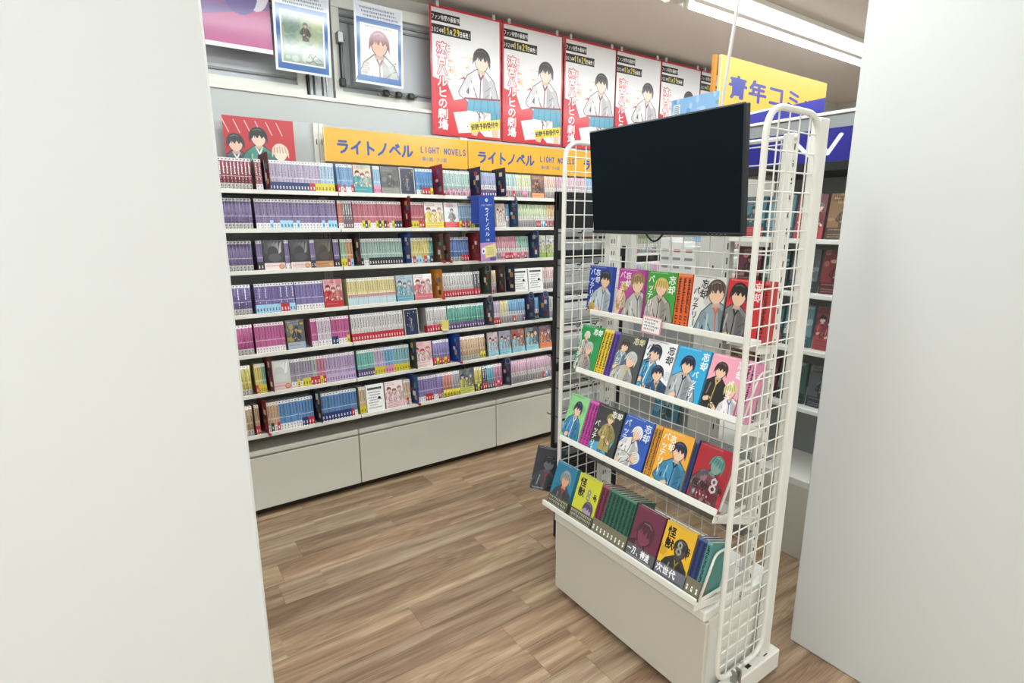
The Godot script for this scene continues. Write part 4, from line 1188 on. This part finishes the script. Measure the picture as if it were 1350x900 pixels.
func monitor() -> void:
	var t := thing("monitor", "large dark switched-off monitor fixed to the top of the wire rack", "monitor", Vector3(1.362, 1.602, -1.19))
	t.rotation = Vector3(0.1, -PI / 2, 0)
	put("housing", cbox(Vector3(0.588, 0.342, 0.026), 0.004), M.tv_case, t, Vector3(0, 0, -0.014))
	put("screen", cbox(Vector3(0.576, 0.324, 0.002), 0.0006), M.tv_screen, t, Vector3(0, 0.004, 0.0002))
	put("chin", cbox(Vector3(0.584, 0.008, 0.004), 0.001), M.tv_case, t, Vector3(0, -0.165, 0.001))
	for k in 5: put("button", cbox(Vector3(0.005, 0.0015, 0.0015), 0.0004), M.rail_grey, t, Vector3(0.19 + k * 0.014, -0.165, 0.0035))
	put("mount_plate", cbox(Vector3(0.16, 0.16, 0.03), 0.003), M.dark_steel, t, Vector3(0, 0, -0.042))
	var pts := PackedVector3Array()
	for k in 17:
		var a := PI * k / 16.0
		pts.append(Vector3(1.424, 1.446 - 0.036 * sin(a), -1.285 + 0.09 * k / 16.0))
	var c := put("power_cable", sweep(pts, 0.0035, 8), M.black, null)
	tag(c, "black cable looping just below the monitor", "cable")
	var w := PackedVector3Array()
	for k in 25:
		var u := k / 24.0
		w.append(Vector3(1.47 + 0.0 * u, 2.775 - 1.15 * u, -1.02 - 0.012 * smoothstep(0.5, 0.75, u) - 0.03 * smoothstep(0.55, 1.0, u)))
	var cc := put("ceiling_cable", sweep(w, 0.0048, 8), M.cable_white, null)
	tag(cc, "white cable hanging from the ceiling down behind the monitor", "cable")

# ---------- what stands behind the rack ----------
func behind() -> void:
	# black stand with hanging goods
	var b := Vector3(1.58, 0, -1.76)
	var st := thing("hook_stand", "black-framed hook stand of white packaged goods behind the rack's far end", "display stand", b)
	slab("header_panel", Vector3(1.403, 1.445, -1.737), Vector3(1.80, 1.588, -1.722), M.black, st, b, 0.003)
	slab("side_post", Vector3(1.403, 0.40, -1.737), Vector3(1.417, 1.588, -1.722), M.black, st, b, 0.002)
	slab("side_post", Vector3(1.788, 0, -1.737), Vector3(1.80, 1.37, -1.722), M.black, st, b, 0.002)
	slab("back_panel", Vector3(1.50, 0.40, -1.85), Vector3(1.80, 1.45, -1.84), M.pack_grey, st, b, 0.002)
	for y in [1.325, 0.86, 0.50]: slab("cross_bar", Vector3(1.417, y, -1.737), Vector3(1.788, y + 0.036, -1.722), M.black, st, b, 0.002)
	slab("base_cabinet", Vector3(1.52, 0, -1.85), Vector3(1.80, 0.40, -1.722), M.black, st, b, 0.002)
	slab("cross_bar", Vector3(1.417, 0.40, -1.737), Vector3(1.788, 0.43, -1.722), M.black, st, b, 0.002)
	var n := 0
	for row in 7:
		var y := 1.345 - row * 0.132
		for k in 4:
			var x := 1.466 + k * 0.098
			put("hook", sweep(PackedVector3Array([Vector3(x, y + 0.083, -1.84), Vector3(x, y + 0.083, -1.752), Vector3(x, y + 0.095, -1.745)]), 0.0025, 6), M.black, st, -b)
			if k == 0: continue
			for q in 1:
				var g := thing("hanging_pack", "white carded pack on a black hook, %s row from the header, %s from left" % [NTH[row], NTH[k - 1]], "pack", Vector3(x - 0.035, y, -1.775), "white packs on the black hook stand")
				put("pack_card", cbox(Vector3(0.094, 0.112, 0.004), 0.001), M.pack_white, g, Vector3(0, 0.03, 0))
				put("blister", cbox(Vector3(0.07, 0.05, 0.014), 0.004), M.pack_grey, g, Vector3(0, 0.012, 0.009))
				put("print_strip", cbox(Vector3(0.086, 0.010, 0.001), 0.0003), M.patches[n % M.patches.size()] if n % 4 == 1 else M.dark_steel, g, Vector3(0, 0.062, 0.0024))
			n += 1
	# open-backed gondola with flanking posts
	var g := Vector3(2.36, 0, -1.9)
	var t := thing("gondola", "pale open-backed gondola seen through the wire rack", "gondola", g)
	for u in [[-2.33, -2.16, -2.325], [-1.715, -1.55, -1.575]]:
		var p := slab("post_panel", Vector3(2.30, 0, u[0]), Vector3(2.34, 1.86, u[1]), M.post_grey, t, g, 0.004)
		for k in 26: put("slot", cbox(Vector3(0.001, 0.03, 0.006), 0.0002), M.black, p, Vector3(-0.0203, -0.86 + k * 0.068, (u[2] + 0.015) - (u[0] + u[1]) / 2))
		put("slot", cbox(Vector3(0.001, 0.018, 0.008), 0.0002), M.black, p, Vector3(-0.0203, 0.33, 0.0))
	slab("kick_panel", Vector3(2.30, 0.0, -2.33), Vector3(2.36, 0.34, -0.95), M.warm_panel, t, g)
	slab("deck", Vector3(2.30, 0.34, -2.33), Vector3(2.75, 0.37, -0.95), M.white_metal, t, g)
	slab("back_panel", Vector3(2.345, 0.37, -2.16), Vector3(2.36, 1.12, -1.715), M.rail_grey, t, g)
	slab("back_panel", Vector3(2.62, 0.37, -1.55), Vector3(2.64, 1.85, -0.95), M.rail_grey, t, g)
	slab("shelf", Vector3(2.345, 1.135, -2.15), Vector3(2.62, 1.15, -1.72), M.shelf_grey, t, g)
	for y in [1.385, 1.165, 0.93, 0.68]: slab("shelf", Vector3(2.28, y, -1.545), Vector3(2.62, y + 0.018, -0.95), M.white_metal, t, g)
	slab("shade_strip", Vector3(2.27, 1.665, -1.545), Vector3(2.62, 1.70, -0.95), M.black, t, g)
	# white boxes on its shelf
	for k in 3:
		var z := -1.965 + k * 0.075
		var bx := thing("white_box", "white printed box between the gondola posts, %s from the opening" % NTH[k], "box", Vector3(2.40, 1.151, z), "white boxes on the gondola shelf")
		put("carton", cbox(Vector3(0.10, 0.24 - 0.02 * k, 0.072), 0.002), M.pack_white, bx, Vector3(0, 0.12 - 0.01 * k, 0))
		for q in 4: put("print_strip", cbox(Vector3(0.001, 0.014, 0.05 - 0.01 * (q % 2)), 0.0002), M.rail_grey if q != 3 or k == 0 else M.red, bx, Vector3(-0.0505, 0.05 + q * 0.042, 0))
	# face-out volumes on its right bay
	var looks := ["C|4f7a84|2a3a44|c04a44", "C|6a8c94|d8d8d4|3a5a60", "P|7a4a50|3a2a2c|a84a50", "C|8a6a4c|c8a070|4a4038", "C|6a3a44|b88a84|403034", "C|3c5a54|8aa498|2c3430", "C|5a5e62|9aa0a4|34383c", "C|7a3434|c49a8a|4a2a2c", "C|4a5a7a|9aaac4|2a3448"]
	n = 0
	for y in [1.404, 1.184, 0.949, 0.699]:
		for k in 4:
			var o := face_book("gondola_volume", novel_cover(looks[n % looks.size()]), 0.118, 0.18, 0.02)
			o.position = Vector3(2.33, y, -1.475 + k * 0.13)
			o.rotation = Vector3(-0.12, -PI / 2, 0)
			tag(o, "face-out volume on the gondola beyond the rack, %s shelf down, %s along" % [NTH[n / 4], NTH[k]], "book", "volumes on the gondola behind the rack")
			n += 1
	var mag := face_book("gondola_volume", novel_cover("C|2f6a7c|7ab0bc|5a7a84"), 0.16, 0.22, 0.012)
	mag.position = Vector3(2.27, 0.372, -1.86)
	mag.rotation = Vector3(-0.25, -PI / 2, 0)
	tag(mag, "teal magazine propped low against the gondola behind the rack", "magazine")
	# signs above it
	var im := canvas(1200, 760, Color("ebb23e"))
	var blue := Color("3a3f96")
	write(im, "青年コミック", 90, 170, 210, 30, blue, false, 0.86, 0.0, 1.14)
	poly(im, PackedVector2Array([Vector2(0, 620), Vector2(0, 660), Vector2(600, 400), Vector2(600, 380)]), Color("f4f0e8"))
	poly(im, PackedVector2Array([Vector2(0, 650), Vector2(0, 760), Vector2(1200, 760), Vector2(1200, 160), Vector2(600, 400)]), Color("24249a"))
	im.fill_rect(Rect2i(0, 0, 10, 760), Color("f2dca0"))
	var o := put("gondola_header_sign", sheet(1.0, 0.36, 0.014), printed(im, 0.4), null, Vector3(2.95, 2.075, -1.78))
	tag(o, "large orange header sign with blue characters, upper right beyond the monitor", "sign")
	put("sign_edge", cbox(Vector3(0.018, 0.36, 0.02), 0.002), M.sign_edge, o, Vector3(-0.515, 0, -0.025))
	put("sign_post", cbox(Vector3(0.03, 0.4, 0.03), 0.002), M.white_metal, o, Vector3(0.3, -0.2, -0.035))
	put("sign_post", cbox(Vector3(0.03, 0.4, 0.03), 0.002), M.white_metal, o, Vector3(-0.3, -0.2, -0.035))
	var bl := canvas(800, 240, Color("161680"))
	write(bl, "NV", 330, 40, 150, 24, Color("e8e8ee"), false, 0.9)
	var bs := put("shelf_front_sign", sheet(0.60, 0.125, 0.006), printed(bl, 0.4), null, Vector3(2.275, 1.760, -1.25), Vector3(0, -PI / 2, 0))
	tag(bs, "dark blue shelf sign with white letters behind the rack's near post", "sign")
	put("sign_backing", cbox(Vector3(0.60, 0.05, 0.05), 0.003), M.rail_grey, bs, Vector3(0, 0.085, -0.03))
	put("sign_rail", cbox(Vector3(0.60, 0.012, 0.06), 0.002), M.white_metal, bs, Vector3(0, 0.118, -0.03))
	var lb := canvas(500, 320, Color("8ab4dc"))
	for k in 26:
		var c := Vector2(rng.randf() * 500, rng.randf() * 320)
		oval(lb, c.x, c.y, rng.randf_range(14, 46), rng.randf_range(10, 30), Color("a8cae6") if k % 3 else (Color("8aa87a") if c.x > 330 else Color("6f9cce")))
	lb.fill_rect(Rect2i(30, 40, 70, 90), Color("e8eef4"))
	lb.fill_rect(Rect2i(30, 150, 70, 90), Color("e8eef4"))
	for k in 8: lb.fill_rect(Rect2i(38, 50 + k * 9 + (30 if k > 7 else 0), 54, 4), Color("4a5a6a"))
	for k in 8: lb.fill_rect(Rect2i(38, 160 + k * 9, 54, 4), Color("4a5a6a"))
	var ls := put("picture_sheet", sheet(0.26, 0.19, 0.003), printed(lb, 0.3), null, Vector3(2.2, 1.935, -1.725), Vector3(0, -PI / 2, 0.0))
	tag(ls, "pale blue sky-patterned sheet standing above the monitor", "poster")
	put("sheet_stay", cbox(Vector3(0.02, 0.30, 0.012), 0.002), M.white_metal, ls, Vector3(0, -0.1, -0.012))
	put("sheet_stay", cbox(Vector3(0.02, 0.02, 0.12), 0.002), M.white_metal, ls, Vector3(0, -0.245, -0.06))

# ---------- room ----------
func wood_image() -> Image:
	var w := 768
	var h := 512
	var im := Image.create(w, h, false, Image.FORMAT_RGB8)
	var a := FastNoiseLite.new()
	a.seed = 11; a.frequency = 1.0; a.fractal_octaves = 2
	var b := FastNoiseLite.new()
	b.seed = 23; b.frequency = 1.0; b.fractal_octaves = 3
	var light := Color("c4b095")
	var mid := Color("9f886f")
	var dark := Color("765f4c")
	for y in h:
		var lane := y / 128
		var v := (y % 128) / 128.0
		for x in w:
			var u := x / float(w)
			var warp := a.get_noise_2d(u * 2.2 + lane * 9.0, v * 1.3) * (1.3 if lane % 2 else 0.55)
			var ring: float = 0.5 + 0.5 * sin((v * (1.6 if lane % 2 else 2.6) + warp * 2.6) * TAU * 0.8)
			var wide := b.get_noise_2d(u * 1.3 + lane * 5.0, v * 1.9 + lane * 3.0)
			var fine := b.get_noise_2d(u * 7.0 + lane * 40.0 + warp * 0.5, v * 34.0 + warp * 4.0)
			var t: float = clamp(0.52 + 0.60 * wide + 0.16 * (ring - 0.5) + 0.34 * fine, 0.0, 1.0)
			im.set_pixel(x, y, dark.lerp(mid, t * 2.0) if t < 0.5 else mid.lerp(light, t * 2.0 - 1.0))
	return im

func room() -> void:
	var f := struct("floor", cbox(Vector3(10.2, 0.1, 7.4), 0.001), M.floor_base, null, Vector3(2.0, -0.053, -0.05))
	var wood := wood_image()
	var tex := ImageTexture.create_from_image(wood)
	var tones := []
	for c in [Color(1, 1, 1), Color(0.95, 0.94, 0.93), Color(1.0, 0.965, 0.94), Color(0.91, 0.885, 0.865), Color(1.0, 0.99, 0.955)]:
		var m := paint(c, 0.42)
		m.albedo_texture = tex
		tones.append(m)
	var joints := {0: [0.98], 1: [1.13], 2: [0.74], 4: [1.2], 3: [1.43], 7: [0.49], 9: [1.29], 5: [0.35], 6: [1.6], 8: [0.9], 10: [0.6]}
	var pw := 0.145
	var plen := 1.22
	for row in range(-17, 12):
		var z1 := -1.345 - row * pw      # near edge
		var j: float = joints[row][0] if joints.has(row) else rng.randf_range(0.0, 1.2)
		var x := j
		while x > -2.6: x -= plen
		while x < 6.6:
			var a: float = max(x, -2.6)
			var b: float = min(x + plen, 6.6)
			var lane := rng.randi_range(0, 3)
			var u0 := rng.randf()
			var flip := rng.randf() < 0.5
			var st := SurfaceTool.new()
			st.begin(Mesh.PRIMITIVE_TRIANGLES)
			st.set_smooth_group(-1)
			var r := Rect2(u0, lane * 0.25 + 0.004, (b - a) / 1.5, 0.242)
			if flip: r = Rect2(u0 + r.size.x, r.position.y, -r.size.x, 0.242)
			var hx := (b - a) / 2 - 0.0004
			var hz := pw / 2 - 0.0004
			uvquad(st, Vector3(-hx, 0, hz), Vector3(hx, 0, hz), Vector3(hx, 0, -hz), Vector3(-hx, 0, -hz), r)
			for e in [[Vector3(-hx, 0, hz), Vector3(hx, 0, hz)], [Vector3(hx, 0, hz), Vector3(hx, 0, -hz)], [Vector3(hx, 0, -hz), Vector3(-hx, 0, -hz)], [Vector3(-hx, 0, -hz), Vector3(-hx, 0, hz)]]:
				uvquad(st, e[0] + Vector3(0, -0.003, 0), e[1] + Vector3(0, -0.003, 0), e[1], e[0], Rect2(0.5, r.position.y, 0.01, 0.01))
			st.generate_normals()
			put("plank", st.commit(), tones[rng.randi_range(0, 4)], f, Vector3((a + b) / 2, 0.053, z1 - pw / 2 + 0.05) - Vector3(2.0, 0, 0))
			x += plen
	struct("ceiling", cbox(Vector3(10.2, 0.1, 7.4), 0.001), M.ceiling, null, Vector3(2.0, 2.83, -0.05))
	struct("wall_back", cbox(Vector3(10.2, 2.9, 0.12), 0.001), M.wall, null, Vector3(2.0, 1.4, -3.44))
	struct("wall_front", cbox(Vector3(10.2, 2.9, 0.12), 0.001), M.wall, null, Vector3(2.0, 1.4, 3.5))
	struct("wall_left", cbox(Vector3(0.12, 2.9, 7.0), 0.001), M.wall, null, Vector3(-2.9, 1.4, 0.03))
	struct("wall_right", cbox(Vector3(0.12, 2.9, 7.0), 0.001), M.wall, null, Vector3(6.9, 1.4, 0.03))
	struct("pillar_1", cbox(Vector3(0.62, 2.78, 0.5), 0.004), M.pillar, null, Vector3(0.135 - 0.31, 1.39, -1.25))
	struct("pillar_2", cbox(Vector3(0.5, 2.78, 0.62), 0.004), M.pillar, null, Vector3(2.05, 1.39, -0.53))

func ceiling_light(x: float, z: float, power: float, label: String) -> void:
	var t := thing("ceiling_light", label, "ceiling light", Vector3(x, 2.78, z), "twin-tube ceiling lights")
	put("housing", cbox(Vector3(2.4, 0.03, 0.30), 0.004), M.white_metal, t, Vector3(0, -0.016, 0))
	put("reflector", cbox(Vector3(2.4, 0.02, 0.05), 0.006), M.white_metal, t, Vector3(0, -0.04, 0))
	for s in [-1.0, 1.0]:
		put("lamp_tube", sweep(PackedVector3Array([Vector3(-1.18, -0.05, s * 0.085), Vector3(1.18, -0.05, s * 0.085)]), 0.013, 12), M.tube, t)
		for e in [-1.19, 1.19]: put("socket", cbox(Vector3(0.02, 0.05, 0.03), 0.003), M.white_metal, t, Vector3(e, -0.045, s * 0.085))
	var l := AreaLight3D.new()
	l.name = "tube_light"
	l.area_size = Vector2(2.36, 0.22)
	l.light_color = LAMP
	l.light_energy = power
	l.shadow_enabled = true
	l.rotation_degrees = Vector3(-90, 0, 0)
	l.position = Vector3(0, -0.07, 0)
	t.add_child(l, true)

func materials() -> void:
	M.white_metal = paint(Color("e6e6de"), 0.38)
	M.white_panel = paint(Color("c0c5c4"), 0.5)
	M.cream_metal = paint(Color("d8d7cc"), 0.42)
	M.warm_panel = paint(Color("cdcabd"), 0.45)
	M.shelf_grey = paint(Color("b9b9b0"), 0.5)
	M.dark_plinth = paint(Color("2a231d"), 0.6)
	M.shutter_grey = paint(Color("b9bdc1"), 0.45, 0.2)
	M.rail_grey = paint(Color("8f9292"), 0.5)
	M.post_grey = paint(Color("c9cac2"), 0.5)
	M.steel = paint(Color("9a9a96"), 0.35, 0.7)
	M.dark_steel = paint(Color("3a3b3c"), 0.4, 0.5)
	M.black = paint(Color("121317"), 0.45)
	M.red = paint(Color("b3202c"), 0.4)
	M.pale_blue = paint(Color("b8cce0"), 0.4)
	M.sign_blue = paint(Color("1f3f92"), 0.45)
	M.sign_edge = paint(Color("d28a2c"), 0.5)
	M.paper = paint(Color("dcd8cc"), 0.8)
	M.pack_white = paint(Color("dfe0dc"), 0.35)
	M.pack_grey = paint(Color("b4b8b6"), 0.25)
	M.cable_white = paint(Color("dedcd6"), 0.4)
	M.tv_case = paint(Color("141c22"), 0.5)
	M.tv_screen = paint(Color("0a161e"), 0.5)
	M.tv_screen.metallic_specular = 0.2
	M.wall = paint(Color("d8d6d0"), 0.7)
	M.pillar = paint(Color("dadddb"), 0.6)
	M.ceiling = paint(Color("eae3dd"), 0.8)
	M.floor_base = paint(Color("8a745f"), 0.6)
	M.clear_plastic = paint(Color("c9ccd0"), 0.3)
	M.smoke_plastic = paint(Color(0.42, 0.43, 0.42, 0.55), 0.2)
	M.smoke_plastic.transparency = BaseMaterial3D.TRANSPARENCY_ALPHA
	M.tube = paint(Color("ffffff"), 0.4)
	M.tube.emission_enabled = true
	M.tube.emission = LAMP
	M.tube.emission_energy_multiplier = 6.0
	M.patches = []
	for c in ["d8c4b0", "7a4a50", "4a6a8a", "c89a5a", "e0dcd8", "a84450", "5a8a7a", "33303a"]: M.patches.append(paint(Color(c), 0.4))
	spine_im = canvas(1008, 1368, Color("dcd8cc"))
	cover_im = canvas(1920, 1356, Color("dcd8cc"))
	M.spine = paint(Color.WHITE, 0.32)
	M.cover = paint(Color.WHITE, 0.24)
	M.cover.clearcoat_enabled = true
	M.cover.clearcoat = 0.4
	M.cover.clearcoat_roughness = 0.15

const LAMP := Color(0.965, 0.99, 1.0)

func _ready() -> void:
	rng.seed = 20241129
	# camera, sky, exposure
	var cam := Camera3D.new()
	cam.name = "camera"
	cam.position = Vector3(0, 1.47, 0)
	cam.rotation_degrees = Vector3(-12.2, -34.7, 0)
	cam.fov = 63.6
	cam.near = 0.05
	cam.current = true
	add_child(cam)
	var env := Environment.new()
	env.background_mode = Environment.BG_COLOR
	env.background_color = Color(0.5, 0.5, 0.5)
	env.background_energy_multiplier = 0.2
	env.tonemap_mode = Environment.TONE_MAPPER_LINEAR
	env.tonemap_exposure = 1.84
	env.sdfgi_enabled = true
	env.ssao_enabled = true
	env.ssil_enabled = true
	var we := WorldEnvironment.new()
	we.name = "environment"
	we.environment = env
	add_child(we)
	materials()
	# the ceiling's rows of lamps
	ceiling_light(4.1, -2.3, 0.62, "twin-tube ceiling light at the upper right, above the orange header sign")
	ceiling_light(1.55, -2.3, 0.62, "twin-tube ceiling light over the aisle before the wall shelves")
	ceiling_light(-1.0, -2.3, 0.62, "twin-tube ceiling light over the far left of the aisle")
	ceiling_light(4.1, -1.06, 1.45, "twin-tube ceiling light over the gondola behind the rack")
	ceiling_light(1.55, -1.06, 1.45, "twin-tube ceiling light directly over the wire rack")
	ceiling_light(4.1, 1.7, 2.0, "twin-tube ceiling light on the camera's side of the shop, far end")
	ceiling_light(1.55, 1.7, 2.0, "twin-tube ceiling light behind the camera, middle of its row")
	ceiling_light(-1.0, 1.7, 2.0, "twin-tube ceiling light behind the camera, left end of its row")
	ceiling_light(-1.35, 0.3, 2.1, "twin-tube ceiling light at the camera's left, before the near pillar")
	room()
	var bays := ["leftmost white bookcase of seven novel shelves, cut by the picture edge", "middle white bookcase of novel shelves under the first yellow sign", "white bookcase of novel shelves right of the middle one, above the third drawer", "white bookcase bay behind the black hook stand", "farthest white bookcase bay, glimpsed between the gondola posts"]
	for k in 5: bookcase(k, bays[k])
	upper_wall()
	posters()
	shelf_signs()
	rack()
	monitor()
	behind()
	fill_shelves()
	rack_books()
	M.spine.albedo_texture = ImageTexture.create_from_image(spine_im)
	M.cover.albedo_texture = ImageTexture.create_from_image(cover_im)
